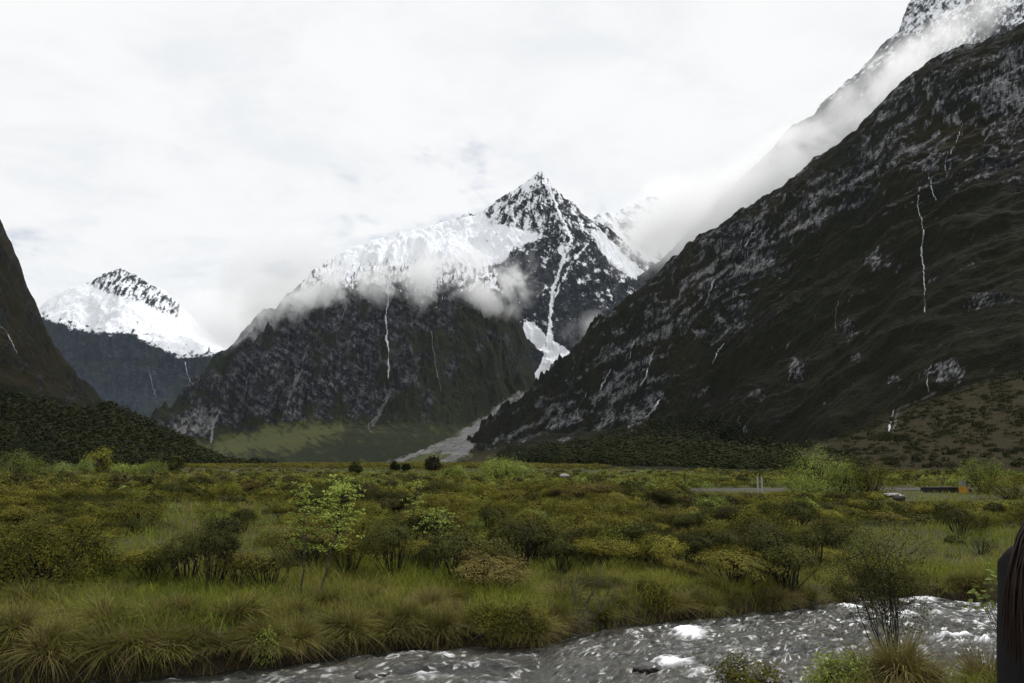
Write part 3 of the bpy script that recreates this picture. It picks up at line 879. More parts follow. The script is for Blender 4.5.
# ---------------------------------------------------------------- mist and haze
def mist(center, scale, tilt, dens, nscale, amt, seed, label, thr=0.0, aniso=0.4, yaw=0.0, sr=0.22):
    import bmesh
    bm = bmesh.new()
    bmesh.ops.create_icosphere(bm, subdivisions=3, radius=1.0)
    me = bpy.data.meshes.new('mist')
    bm.to_mesh(me)
    bm.free()
    mm, N = mat('mist_volume')
    tc = N.n('ShaderNodeTexCoord')
    p = tc.outputs['Object']
    ln = N.n('ShaderNodeVectorMath', operation='LENGTH')
    N.put(ln, 0, p)
    r = ln.outputs['Value']
    fall = N.math('SUBTRACT', 1.0, N.math('POWER', r, 1.5))
    pv = N.vmath('MULTIPLY', p, tuple(s_ / nscale for s_ in scale))
    pv = N.vmath('ADD', pv, (seed * 3.1, seed * 1.7, seed * 0.9))
    no = N.noise(pv, 1.0, 7, 0.62, 0.6)
    d = N.math('SUBTRACT', N.math('ADD', fall, N.math('MULTIPLY', N.math('SUBTRACT', no, 0.5), amt)), thr)
    d = N.math('MULTIPLY', N.math('MAXIMUM', d, 0.0), N.step(r, 0.98, 0.7))
    d = N.math('MULTIPLY', d, dens)
    v = N.n('ShaderNodeVolumePrincipled', {'Color': (1.0, 1.0, 1.0, 1), 'Density': d, 'Anisotropy': aniso})
    N.t.nodes.new('ShaderNodeOutputMaterial')
    N.t.links.new(v.outputs[0], N.t.nodes[-1].inputs['Volume'])
    mm.cycles.volume_step_rate = sr
    me.materials.append(mm)
    o = obj('mist', me, None, tuple(center))
    o.scale = scale
    o.rotation_euler = (0, tilt, yaw)
    tag(o, label, 'mist', kind='stuff')
    return o


mist(P(415, 285, 2330), (480, 190, 150), R(-4), 0.027, 100, 5.2, 1, 'torn white mist band across the face of the waterfall massif', 0.5)
mist(P(292, 312, 2400), (270, 160, 105), R(-26), 0.024, 80, 4.8, 2, 'white mist on the left shoulder of the massif', 0.5)
mist(P(300, 262, 2900), (430, 180, 200), R(-24), 0.009, 150, 3.2, 12, 'pale cloud hanging behind the left shoulder of the massif', 0.2)
mist(P(478, 298, 2330), (190, 110, 90), R(8), 0.028, 85, 3.6, 7, 'small bright mist puff at the right side of the massif', 0.45)
mist(P(592, 325, 2500), (130, 90, 80), R(-20), 0.009, 70, 3.6, 9, 'thin mist in the gully right of the snow tongue', 0.5)
mist(P(672, 226, 3850), (500, 300, 300), R(0), 0.006, 230, 3.0, 3, 'large cloud hiding the ridge right of the sharp peak', 0.15)
mist(P(850, 118, 1360), (320, 170, 90), R(-39), 0.018, 85, 4.4, 4, 'long slanting cloud along the right mountain ridge', 0.42)
mist(P(760, 185, 1330), (200, 150, 80), R(-37), 0.022, 85, 3.8, 6, 'middle of the slanting cloud on the right ridge', 0.25)
mist(P(940, 45, 1150), (170, 120, 46), R(-34), 0.022, 60, 4.0, 10, 'ragged cloud streak at the top of the right mountain', 0.4)
mist(P(690, 222, 1420), (190, 170, 95), R(-30), 0.016, 110, 2.8, 8, 'thick cloud bank at the lower end of the right ridge', 0.15)
mist(P(222, 318, 4950), (330, 300, 230), R(20), 0.007, 200, 2.4, 5, 'pale cloud veiling the right slope of the distant mountain', 0.0)
mist(P(128, 262, 5350), (150, 150, 110), R(10), 0.006, 110, 3.0, 11, 'wisp of cloud on the tip of the distant mountain', 0.3)

HAZE = 1.1e-5
if HAZE > 0:
    mh, N = mat('haze_volume')
    v = N.n('ShaderNodeVolumePrincipled', {'Color': (0.70, 0.84, 1.0, 1), 'Density': HAZE, 'Anisotropy': 0.0})
    N.t.nodes.new('ShaderNodeOutputMaterial')
    N.t.links.new(v.outputs[0], N.t.nodes[-1].inputs['Volume'])
    x0, x1, y0, y1, z0, z1 = -11500, 11500, -400, 9900, -1.6, 2400
    V = np.array([(x, y, z) for z in (z0, z1) for y in (y0, y1) for x in (x0, x1)], float)
    Q = np.array([(0, 1, 3, 2), (4, 6, 7, 5), (0, 4, 5, 1), (2, 3, 7, 6), (0, 2, 6, 4), (1, 5, 7, 3)])
    tag(obj('haze', mesh_np('haze', V, Q[:, ::-1], [mh])), 'thin blue air in the valley', 'haze', kind='stuff')
#@@PART3

# ---------------------------------------------------------------- waterfalls
mf, N = mat('white_water')
tc = N.n('ShaderNodeTexCoord')
f = N.noise(tc.outputs['Object'], 0.25, 4, 0.6)
out(N, N.n('ShaderNodeBsdfDiffuse', {'Color': N.mix(f, (0.22, 0.225, 0.235), (0.62, 0.64, 0.67))}).outputs[0])


mf2, N = mat('thin_stream_water')
tc = N.n('ShaderNodeTexCoord')
f = N.noise(tc.outputs['Object'], 0.25, 4, 0.6)
out(N, N.n('ShaderNodeBsdfDiffuse', {'Color': N.mix(f, (0.07, 0.072, 0.076), (0.24, 0.25, 0.26))}).outputs[0])


def waterfall(m, line, wpx, label, group='waterfalls on the rock walls'):
    pts = []
    ln = np.array(line, float)
    seg = np.concatenate([[0], np.cumsum(np.hypot(*np.diff(ln, axis=0).T))])
    n = max(int(seg[-1] / 1.5), 4)
    rg = np.random.default_rng(int(line[0][0] * 7 + line[0][1]))
    mw_ = np.convolve(np.cumsum(rg.normal(0, 0.42, n + 2)), np.ones(3) / 3, 'valid')
    mw_ = mw_ - np.linspace(mw_[0], mw_[-1], n)
    for iq, q in enumerate(np.linspace(0, seg[-1], n)):
        x_ = mw_[iq] + np.interp(q, seg, ln[:, 0]) + rg.normal(0, 0.22)
        y_ = np.interp(q, seg, ln[:, 1])
        p, nr = m.at(x_, y_)
        tocam = np.array([0, 0, CAMZ]) - p
        tocam /= np.linalg.norm(tocam)
        pts.append(p + tocam * p[1] * 0.003)
    pts = np.array(pts)
    D = pts[:, 1].mean()
    ww = wpx * D / FPX * 0.36
    sm = np.convolve(rg.normal(size=n + 4), np.ones(5) / 5, 'valid')
    wd = ww * np.clip(0.7 + 1.1 * sm, 0.12, 1.6)
    wd[0] *= 0.4
    wd[-1] *= 0.5
    base = pts[-1].copy()
    g = GB()
    g.tube(pts - base, wd, 5)
    o = obj('waterfall', g.build('waterfall', [mf if wpx > 1.25 else mf2], True), None, tuple(base))
    tag(o, label, 'waterfall', group)


waterfall(m_mass, [(388, 262), (387, 280), (389, 300), (389, 322), (389, 345), (388, 362), (388, 378)], 2.6, 'tallest white waterfall down the middle of the central massif')
waterfall(m_mass, [(306, 352), (299, 372), (292, 388), (287, 402), (282, 418)], 0.8, 'thin pale stream in the gully left of the tallest waterfall')
waterfall(m_mass, [(384, 402), (378, 414), (366, 427)], 1.2, 'short pale stream below the tallest waterfall')
waterfall(m_mass, [(452, 262), (455, 274), (457, 286)], 1.3, 'short thin fall under the snowfield of the central massif')
waterfall(m_far, [(184, 361), (187, 372), (190, 381), (193, 387)], 2.0, 'white fall under the snow edge of the distant blue mountain')
waterfall(m_left, [(-2, 322), (6, 332), (12, 342), (16, 352)], 1.6, 'thin white fall on the dark left spur')
waterfall(m_right, [(920, 186), (918, 205), (921, 228), (920, 252), (922, 280), (924, 312)], 1.4, 'long thin fall down the darkest face of the right mountain')
waterfall(m_right, [(927, 172), (931, 186), (936, 200)], 1.4, 'short broken fall just above the long thin one on the right mountain')
waterfall(m_right, [(894, 408), (890, 420), (888, 432)], 3.0, 'white fall at the top of the brown slope under the right mountain')
waterfall(m_right, [(714, 279), (709, 292), (705, 304)], 2.2, 'upper fall on the pale slabs near the skyline of the right mountain')
waterfall(m_right, [(655, 345), (650, 362), (645, 374), (640, 385)], 2.4, 'slanting white fall in the middle of the pale slabs')
waterfall(m_right, [(635, 340), (631, 348), (628, 356)], 2.0, 'small fall above the middle of the pale slabs')
waterfall(m_right, [(611, 367), (606, 378), (600, 389)], 1.8, 'faint fall on the pale slabs nearest the snow tongue')
waterfall(m_right, [(660, 399), (652, 410), (642, 421)], 2.2, 'lowest fall on the pale slabs above the dark forest')
waterfall(m_right, [(962, 122), (957, 138), (950, 152)], 1.6, 'small fall high on the right mountain near the cloud')

waterfall(m_right, [(948, 150), (944, 162), (946, 172)], 1.2, 'tiny fall between the high small fall and the broken fall on the right mountain')
waterfall(m_right, [(838, 300), (834, 318), (836, 330)], 1.0, 'hair thin fall on dark rock left of the long thin one')
waterfall(m_right, [(930, 364), (927, 376), (928, 390)], 1.6, 'faint fall into the gully above the brown slope')
waterfall(m_right, [(758, 222), (750, 236), (744, 246)], 1.4, 'fall on the upper slabs close under the slanting cloud')
waterfall(m_right, [(724, 340), (717, 352), (712, 362)], 1.3, 'faint fall at the right end of the pale slabs')
waterfall(m_right, [(586, 392), (580, 404), (574, 412)], 1.4, 'low faint fall near the foot of the pale slabs')
waterfall(m_mass, [(250, 372), (246, 388), (240, 402)], 0.9, 'hair thin stream on the left face of the central massif')
waterfall(m_mass, [(430, 330), (434, 350), (438, 372), (441, 390)], 0.9, 'hair thin stream right of the tallest waterfall')
waterfall(m_mass, [(344, 292), (346, 306), (342, 318)], 1.1, 'short stream in the mist left of the tallest waterfall')
waterfall(m_far, [(148, 366), (152, 382), (157, 398)], 1.0, 'thin pale gully stream on the middle of the distant blue mountain')

# ---------------------------------------------------------------- plants: prototypes
def shrub_arrays(rg, Rr, H, ntip, nleaf, leaf, stems=True, base=0.25, flat=0.25, twigs=2, a=0.0, layer=1.0):
    """stems to the tips of an uneven dome, a flat cluster of small leaves round each tip"""
    gs, gf = GB(), GB()
    th = rg.uniform(0, 2 * math.pi, ntip)
    rr = Rr * np.sqrt(rg.uniform(0, 1, ntip))
    lob = 1 + 0.22 * np.sin(2 * th + rg.uniform(0, 6)) + 0.15 * np.sin(3 * th + rg.uniform(0, 6))
    rr = rr * lob
    hh = H * (0.62 + 0.38 * np.sqrt(np.clip(1 - (rr / (Rr * 1.3)) ** 2, 0, 1))) * rg.uniform(0.68, 1.06, ntip)
    side = rg.uniform(0, 1, ntip) < 0.28
    hh = np.where(side, H * rg.uniform(min(base, 0.6), 0.8, ntip), hh)
    tips = np.stack([rr * np.cos(th), rr * np.sin(th), hh], -1)
    if stems:
        for p in tips:
            b = np.array([p[0] * 0.16 + rg.normal(0, 0.03), p[1] * 0.16 + rg.normal(0, 0.03), -0.06])
            md = b * 0.45 + p * 0.55 + rg.normal(0, 0.05, 3) * H
            md[2] = p[2] * 0.5
            gs.tube([b, (b + md) / 2 + rg.normal(0, 0.015, 3), md, p], [0.016 * H, 0.012 * H, 0.008 * H, 0.003 * H], 4)
            for _ in range(twigs):
                s_ = rg.uniform(0.35, 0.85)
                q0 = md * (1 - s_) + p * s_
                gs.tube([q0, q0 + np.array([rg.normal(0, 0.12), rg.normal(0, 0.12), rg.uniform(0.04, 0.2)]) * H], [0.005 * H, 0.002 * H], 3)
    # a lobed dome of leaves closed at the top, ragged below, with sprigs standing out of it
    ns = int(nleaf * 0.72)
    dv = rg.normal(0, 1, (ns * 2, 3))
    dv /= np.linalg.norm(dv, axis=1)[:, None]
    dv = dv[dv[:, 2] > -0.12][:ns]
    dv[:, 2] = np.sign(dv[:, 2]) * np.abs(dv[:, 2]) ** 0.8
    ns = len(dv)
    ph = np.arctan2(dv[:, 1], dv[:, 0])
    o1, o2 = rg.uniform(0, 6, 2)
    lobes = 1 + 0.20 * np.sin(2 * ph + o1) + 0.15 * np.sin(3 * ph + o2) + 0.22 * gnoise(dv[:, 0] * 2.6 + o1, dv[:, 1] * 2.6 + dv[:, 2] * 2 + o2, 3) + 0.17 * gnoise(dv[:, 0] * 6 + o2, dv[:, 1] * 6 + dv[:, 2] * 5, 4)
    rs = lobes * rg.uniform(0.80, 1.03, ns)
    cz = base * H
    shell = np.stack([dv[:, 0] * rs * Rr, dv[:, 1] * rs * Rr, cz + dv[:, 2] * rs * (H - cz)], -1)
    hole = gnoise(shell[:, 0] * 3.4 / Rr + 3, shell[:, 1] * 3.4 / Rr + shell[:, 2] * 2.5 / H, 9) > 0.42
    shell, dv = shell[~hole], dv[~hole]
    snr = dv * [1 / Rr, 1 / Rr, 1 / (H - cz)] * min(Rr, H) + rg.normal(0, 0.42, (len(dv), 3)) + [0, 0, 0.25]
    per = max((nleaf - ns) // ntip, 3)
    cr = Rr * rg.uniform(0.16, 0.30, ntip)
    cen, nrm = [shell], [snr]
    for k in range(ntip):
        q = rg.normal(0, 1, (per, 3))
        cen.append(tips[k] + q * [cr[k] * 0.5, cr[k] * 0.5, cr[k] * flat * 1.3])
        nn = rg.normal(0, 0.5, (per, 3)) + [0, 0, 1.0 * layer] + 0.5 * tips[k] / (np.linalg.norm(tips[k]) + 1e-6)
        nrm.append(nn)
    V, Q = leaves(np.concatenate(cen), np.concatenate(nrm), leaf, rg, 0.55)
    gf.add(V, Q, 0, a)
    return gs, gf


def merged(gs, gf, name, mats):
    g = GB()
    for k, s_ in ((0, gs), (1, gf)):
        if s_.nv:
            V, Q, M_, A = s_.arrays()
            g.add(V, Q, k, A)
    return g.build(name, mats)


KINDS = [
    # look, leaf material, R, H, tips, leaves, leaf size, base, flat
    ('flat topped olive shrub', M_shrub, 0.66, 0.86, 26, 8200, 0.035, 0.70, 0.25),
    ('wide olive shrub', M_shrub, 0.95, 0.72, 34, 10500, 0.036, 0.58, 0.25),
    ('rounded dense dark shrub', M_dome, 0.66, 0.80, 28, 8600, 0.035, 0.45, 0.35),
    ('open stemmed dark shrub', M_shrubd, 0.52, 1.04, 26, 5200, 0.036, 0.72, 0.3),
    ('low spreading dark shrub', M_shrubd, 0.95, 0.58, 26, 8600, 0.036, 0.4, 0.3),
    ('sparse twiggy brown shrub', M_shrubd, 0.55, 0.98, 34, 700, 0.036, 0.6, 0.5),
    ('bushy yellow green shrub', M_bright, 0.50, 0.66, 22, 6000, 0.036, 0.25, 0.5),
]
PROT = []
for k, (look, ml, Rr, H, nt, nl, ls, bs, fl_) in enumerate(KINDS):
    for v in range(2):
        rg = np.random.default_rng(300 + k * 10 + v)
        gs, gf = shrub_arrays(rg, Rr, H, nt, nl, ls, True, bs, fl_, twigs=5)
        PROT.append(dict(k=k, look=look, H=H, R=Rr, mat=ml, stems=gs.build('stems', [M_twig]), foliage=gf.build('foliage', [ml]), whole=merged(gs, gf, 'shrub', [M_twig, ml])))


def plant(name, parts, loc, rz=0.0, s=1.0):
    """an Empty at the foot that parents the parts"""
    e = obj(name, None, None, tuple(loc))
    e.rotation_euler = (0, 0, rz)
    e.scale = (s, s, s)
    for nm, me in parts:
        obj(nm, me, e)
    return e


def ground_at(px, py):
    """point of the valley floor seen at a pixel, on the far side of the river or the near one"""
    X, Z = ray(px, py)
    D = np.linspace(3, 400, 40000)
    gz = ground_z(X * D, D)
    below = CAMZ + Z * D < gz
    i_ = int(np.argmax(below))
    return np.array([X * D[i_], D[i_], gz[i_]])


def foot(px, D):
    X, _ = ray(px, 520)
    x = X * D
    return np.array([x, D, float(ground_z(x, D))])


# ---------------------------------------------------------------- the shrub belt
rgp = np.random.default_rng(11)
spots = []                                  # x, y, radius, kind, scale


def free(x, y, r):
    for (a_, b_, c_, *_r) in spots[-1400:]:
        if (a_ - x) ** 2 + (b_ - y) ** 2 < (0.62 * (c_ + r)) ** 2:
            return False
    return True


FRONT = [(150, 585), (185, 586), (212, 592), (240, 590), (268, 592), (392, 578), (418, 570), (435, 576), (462, 588), (486, 592), (562, 577), (640, 566), (662, 574), (690, 570), (712, 566), (736, 588), (772, 578), (790, 590),
         (600, 572), (540, 566), (520, 572), (350, 575), (815, 570), (832, 556), (690, 556), (755, 562)]
for k, (px, py) in enumerate(FRONT):
    p = ground_at(px, py)
    s_ = rgp.uniform(0.9, 1.2)
    kk = 3 if k % 3 else 0
    spots.append((p[0], p[1], KINDS[kk][2] * s_, kk, s_))
# positions are drawn band by band so that every band fills up
for (y0, y1, n) in ((16.5, 22, 420), (22, 30, 2400), (30, 42, 3400), (42, 60, 3800), (60, 90, 2200), (90, 150, 2200), (150, 260, 2600), (260, 520, 2600)):
    got = []
    for _ in range(n):
        y = rgp.uniform(y0, y1)
        x = rgp.uniform(-0.72, 0.72) * y
        if y - yfar(np.array([x]))[0] < 2.2:
            continue
        if abs(y - (62 + 5 * math.sin((x - 10) / 34))) < 3.2 and x > 8:
            continue
        z = float(ground_z(x, y))
        px, py = proj(x, y, z)
        pr = 1.0
        if 95 < px < 300 and 505 < py < 620:
            pr = 0.03
        elif px < 95 and py > 556:
            pr = 0.12
        elif px > 845 and 528 < py < 620:
            pr = 0.02
        elif y < 19.5:
            pr = 0.25
        elif y < 22:
            pr = 0.6
        if fbm(x / 7, y / 7, 3, 400) > 0.33:
            pr *= 0.25
        if y > 60:
            pr *= 0.65
        if y > 150:
            pr *= 1.5
        if rgp.uniform() > pr:
            continue
        kk = int(rgp.choice(7, p=[0.20, 0.22, 0.19, 0.11, 0.15, 0.07, 0.06]))
        if y > 55 and px > 300 and rgp.uniform() < 0.35:
            kk = 6
        s_ = float(np.clip(rgp.lognormal(-0.05, 0.33), 0.45, 1.75))
        if y > 19:
            s_ *= 0.8
        lim = 0
        if 28 < y < 66 and px > 685:
            lim = 499 if px > 885 else (491.2 if px < 775 else 490)
        if lim:
            smax = (CAMZ - (lim - HOR) / FPX * y - z) / (KINDS[kk][3] * 1.1)
            if smax < 0.3:
                continue
            s_ = min(s_, smax)
        if y > 60 and px <= 685:
            s_ = min(s_, 0.9)
        if y > 150:
            s_ *= rgp.uniform(0.55, 1.0)
        r = KINDS[kk][2] * s_
        if free(x, y, r):
            spots.append((x, y, r, kk, s_))
for _ in range(4200):                       # scattered scrub on the way to the mountain feet
    y = rgp.uniform(14.5, 30) ** 2
    x = rgp.uniform(-0.46, 0.12) * y
    if fbm(x / 40, y / 40, 3, 404) > -0.12:
        spots.append((x, y, 1.0, int(rgp.choice([0, 1, 2, 4, 1, 0])), float(rgp.uniform(0.7, 1.5)) * (1 + y / 900)))
spots.sort(key=lambda q: q[1] / q[4])
n_ind = 285


def zone(px):
    if px < 280:
        return 'left of the pale saplings'
    if px < 430:
        return 'right behind the pale saplings'
    if px < 620:
        return 'behind the bare bank patch'
    if px < 760:
        return 'left of the twin white posts'
    return 'below the yellow road sign'


far_g = GB()
LOD = {}
for n, (x, y, r, kk, s_) in enumerate(spots):
    z = float(ground_z(x, y)) - 0.04
    rz = rgp.uniform(0, 6.28)
    if n < n_ind:
        pt = PROT[kk * 2 + int(rgp.integers(2))]
        px, py = proj(x, y, z)
        if n < 110:
            e = plant('shrub', [('stems', pt['stems']), ('foliage', pt['foliage'])], (x, y, z), rz, s_)
        else:
            e = obj('shrub', pt['whole'], None, (x, y, z))
            e.rotation_euler = (0, 0, rz)
            e.scale = (s_, s_, s_)
        e.scale = (s_ * rgp.uniform(0.8, 1.35), s_ * rgp.uniform(0.8, 1.3), s_ * rgp.uniform(0.72, 1.1))
        e.rotation_euler = (R(rgp.normal(0, 5)), R(rgp.normal(0, 7)), rz)
        depth = 'in the front row' if y < 20 else ('in middle rows' if y < 27 else 'in back rows')
        zz = zone(px)
        tag(e, '%s %s %s' % (pt['look'], depth, zz), 'shrub', '%ss %s %s' % (pt['look'], depth, zz))
    else:
        lod = 0 if y < 45 else (1 if y < 80 else 2)
        key = (kk, lod, int(rgp.integers(3)))
        if key not in LOD:
            k_ = KINDS[kk]
            rg = np.random.default_rng(500 + kk * 20 + key[2])
            nl = (800, 340, 150)[lod]
            gs, gf = shrub_arrays(rg, k_[2], k_[3], max(k_[4] * 2 // 3, 8), nl, (0.095, 0.14, 0.2)[lod], False, k_[7], k_[8])
            LOD[key] = gf.arrays()[:2] + (1 if k_[1] is M_shrubd else (2 if k_[1] is M_bright else (3 if k_[1] is M_dome else 0)),)
        V, Q, mi = LOD[key]
        c_, sn_ = math.cos(rz) * s_, math.sin(rz) * s_
        W = np.stack([V[:, 0] * c_ - V[:, 1] * sn_ + x, V[:, 0] * sn_ + V[:, 1] * c_ + y, V[:, 2] * s_ + z], -1)
        far_g.add(W, Q, mi, rgp.uniform())
o = obj('shrubland', far_g.build('shrubland', [M_shrub, M_shrubd, M_bright, M_dome]))
tag(o, 'far rows of low olive shrubs merging towards the mountain foot', 'shrubland', kind='stuff')

# ---------------------------------------------------------------- grass
def blades(x, y, z, L, wdt, lean, rg, az=None, droop=0.35, rnd=None, lv=(0, 0.4, 0.75, 1.0)):
    n = len(x)
    az = rg.uniform(0, 2 * math.pi, n) if az is None else az
    fa = rg.uniform(0, 2 * math.pi, n)
    dx, dy = np.cos(az), np.sin(az)
    wx_, wy_ = np.cos(fa) * wdt / 2, np.sin(fa) * wdt / 2
    V = []
    wf = (1.0, 0.9, 0.6, 0.12)
    for q, f_ in zip(lv, wf):
        h = L * (q - droop * lean * q * q * 1.2)
        o_ = L * lean * q ** 1.7
        cx_, cy_, cz_ = x + dx * o_, y + dy * o_, z + h
        V.append(np.stack([cx_ - wx_ * f_, cy_ - wy_ * f_, cz_], -1))
        V.append(np.stack([cx_ + wx_ * f_, cy_ + wy_ * f_, cz_], -1))
    V = np.stack(V, 1)
    k = len(lv)
    b = np.arange(n)[:, None] * 2 * k
    Q = np.concatenate([np.concatenate([b + 2 * q, b + 2 * q + 1, b + 2 * q + 3, b + 2 * q + 2], 1) for q in range(k - 1)])
    A = np.repeat(rg.uniform(0, 1, n) if rnd is None else rnd, 2 * k)
    return V.reshape(-1, 3), Q, A


rgg = np.random.default_rng(23)
gg = GB()


def grass_field(n, y0, y1, tr, Lr, wd, keep):
    y = rgg.uniform(y0, y1, n)
    x = rgg.uniform(-tr, tr, n) * y
    d = y - yfar(x)
    ok = keep(x, y, d)
    x, y, d = x[ok], y[ok], d[ok]
    clump = fbm(x / 0.9, y / 0.9, 3, 410)
    big_ = fbm(x / 3.5, y / 3.5, 3, 411)
    ok = rgg.uniform(size=len(x)) < 0.45 + 0.9 * clump + 0.3
    x, y, d, clump, big_ = x[ok], y[ok], d[ok], clump[ok], big_[ok]
    z = ground_z(x, y) - 0.03
    L = rgg.uniform(*Lr, len(x)) * (1 + 0.7 * clump + 0.35 * big_)
    L = np.clip(L, 0.05, 1.0)
    gpx, gpy = proj(x, y, z)
    L = np.where((gpx > 685) & (y > 30) & (y < 70), L * 0.45, L)
    V, Q, A = blades(x, y, z, L, wd * (0.7 + 0.6 * rgg.uniform(size=len(x))), rgg.uniform(0.15, 0.8, len(x)), rgg, rnd=np.mod(0.25 + 0.5 * big_ + 0.30 * rgg.uniform(size=len(x)), 1.0))
    gg.add(V, Q, 0, A)


grass_field(150000, 11, 21, 0.78, (0.16, 0.38), 0.011, lambda x, y, d: (d > -0.12) & (d < 6.5))
grass_field(52000, 16, 34, 0.75, (0.2, 0.5), 0.016, lambda x, y, d: (d > 3))
grass_field(36000, 34, 70, 0.75, (0.25, 0.55), 0.04, lambda x, y, d: (d > 3) & ~((np.abs(y - (62 + 5 * np.sin((x - 10) / 34))) < 3) & (x > 8)))
grass_field(20000, 70, 150, 0.75, (0.3, 0.7), 0.09, lambda x, y, d: (d > 3))
grass_field(70000, 7, 14.5, 0.9, (0.12, 0.36), 0.008, lambda x, y, d: (ynear(x) - y > 0.05) & (ynear(x) - y < 4.5))
o = obj('grass', gg.build('grass', [M_grass]))
tag(o, 'long green and straw coloured grass on the river flat', 'grass', kind='stuff')


# ---------------------------------------------------------------- tussocks hanging over the bank
def tussock_mesh(rg, n, L, wd, spread, droop, a):
    th = rg.uniform(0, 2 * math.pi, n)
    r = np.sqrt(rg.uniform(0, 1, n)) * spread
    x, y = r * np.cos(th), r * np.sin(th)
    Ls = L * rg.uniform(0.55, 1.15, n)
    V, Q, A = blades(x, y, -0.04 + 0 * x, Ls, wd * rg.uniform(0.6, 1.3, n), rg.uniform(0.2, 1.2, n), rg, az=th + rg.normal(0, 0.9, n), droop=droop, rnd=np.mod(a + rg.uniform(0, 0.35, n), 1))
    return V, Q, A


TP = []
for v in range(5):
    rg = np.random.default_rng(600 + v)
    V, Q, A = tussock_mesh(rg, 620, 0.62, 0.011, 0.14, 0.62, (0.1, 0.35, 0.2, 0.5, 0.05)[v])
    g = GB(); g.add(V, Q, 0, A)
    V, Q, A = tussock_mesh(rg, 90, 0.75, 0.012, 0.12, 0.85, 0.3)
    g2 = GB(); g2.add(V, Q, 0, A)
    TP.append((g.build('green_blades', [M_tuss]), g2.build('dead_blades', [M_tan])))
TUS = [(18, 632, 1.25), (62, 640, 1.2), (100, 622, 1.35), (140, 640, 1.2), (183, 612, 1.1), (205, 640, 1.0), (238, 622, 1.1), (262, 640, 0.9), (330, 612, 0.9), (352, 628, 0.9), (378, 604, 0.9), (400, 618, 0.85), (425, 604, 0.8), (470, 612, 0.7), (560, 606, 0.8),
       (585, 596, 0.8), (622, 596, 0.8), (660, 592, 0.9), (690, 588, 0.8), (720, 592, 0.8), (752, 584, 0.8), (30, 605, 1.0), (120, 600, 1.0), (160, 612, 1.1), (290, 622, 0.9), (300, 650, 0.8), (215, 662, 0.9), (160, 668, 1.1), (100, 668, 1.2), (40, 672, 1.2), (440, 632, 0.6),
       (505, 628, 0.6), (650, 606, 0.6), (790, 585, 0.7), (820, 580, 0.7), (905, 588, 0.8), (940, 586, 0.8), (975, 588, 0.8)]
rgt = np.random.default_rng(31)
TUS = [(px + rgt.normal(0, 7), py + rgt.normal(0, 5), s_ * rgt.uniform(0.55, 1.15)) for px, py, s_ in TUS]
TUS = [(px, py, min(s_, 1.05)) for px, py, s_ in TUS]
for _ in range(95):
    px = rgt.uniform(0, 1000)
    bank = np.interp(px, [0, 170, 300, 400, 530, 600, 740, 870, 1000], [690, 682, 660, 648, 640, 620, 608, 590, 597])
    TUS.append((px, bank - abs(rgt.normal(0, 24)) * (1.0 if px < 450 else 0.6) + 2, rgt.uniform(0.4, 0.85)))
TUS = [(px, min(py, 679), s_) for px, py, s_ in TUS]
for k, (px, py, s_) in enumerate(TUS):
    p = ground_at(px, py)
    dd = p[1] - yfar(np.array([p[0]]))[0]
    if dd < 0.25:
        p[1] += 0.25 - dd
        p[2] = float(ground_z(p[0], p[1]))
    gm, dm = TP[k % 5]
    e = plant('tussock', [('green_blades', gm), ('dead_blades', dm)], p, rgt.uniform(0, 6.28), s_)
    e.rotation_euler = (R(rgt.uniform(-4, 20)) if dd < 1.2 else 0, R(rgt.normal(0, 8)), rgt.uniform(0, 6.28) if dd >= 1.2 else rgt.normal(0, 0.4))
    e.scale = (s_ * rgt.uniform(0.8, 1.5), s_, s_ * rgt.uniform(0.7, 1.05))
    where = 'left of the pale saplings' if px < 290 else ('left of the bare bank patch' if px < 445 else ('right of the bare bank patch' if px < 620 else ('below the middle shrubs' if px < 850 else 'beyond the twiggy shrub')))
    edge_ = 'hanging over the far bank' if dd < 1.2 else 'on top of the far bank'
    tag(e, 'green and straw tussock %s %s' % (edge_, where), 'tussock', 'tussocks %s %s' % (edge_, where))
#@@PART4

# ---------------------------------------------------------------- forest and scrub on the slopes
def scatter_on(m, n, rg, keep, size, nleaf, leaf, mats, name, label, squash=0.8):
    """leafy crowns standing on a mountain surface; one mass"""
    sel = np.argwhere(keep)
    pick = sel[rg.integers(0, len(sel), n)]
    V0s = []
    for v in range(4):
        r2 = np.random.default_rng(700 + v)
        q = r2.normal(0, 1, (nleaf, 3))
        q /= np.linalg.norm(q, axis=1)[:, None]
        lob = 1 + 0.25 * np.sin(q[:, 0] * 4 + v) * np.cos(q[:, 1] * 5 + 2 * v)
        c = q * lob[:, None] * r2.uniform(0.72, 1.0, (nleaf, 1))
        c[:, 2] = c[:, 2] * squash + 0.55
        V, Q = leaves(c, q + [0, 0, 0.7] + r2.normal(0, 0.35, (nleaf, 3)), leaf, r2, 0.7)
        V0s.append((V, Q))
    g = GB()
    for (i_, j_) in pick:
        V, Q = V0s[int(rg.integers(4))]
        s_ = rg.uniform(*size) * float(np.clip(m.y[i_, j_] / 450, 0.6 if name == 'scrub' else 0.35, 1.15))
        g.add(V * [s_ * rg.uniform(0.8, 1.3), s_, s_ * rg.uniform(0.7, 1.15)] + [m.x[i_, j_] + rg.normal(0, 0.5), m.y[i_, j_] + rg.normal(0, 1.0), m.z[i_, j_] - 0.3 * s_], Q, int(rg.integers(len(mats))), rg.uniform())
    o = obj(name, g.build(name, mats))
    tag(o, label, name, kind='stuff')


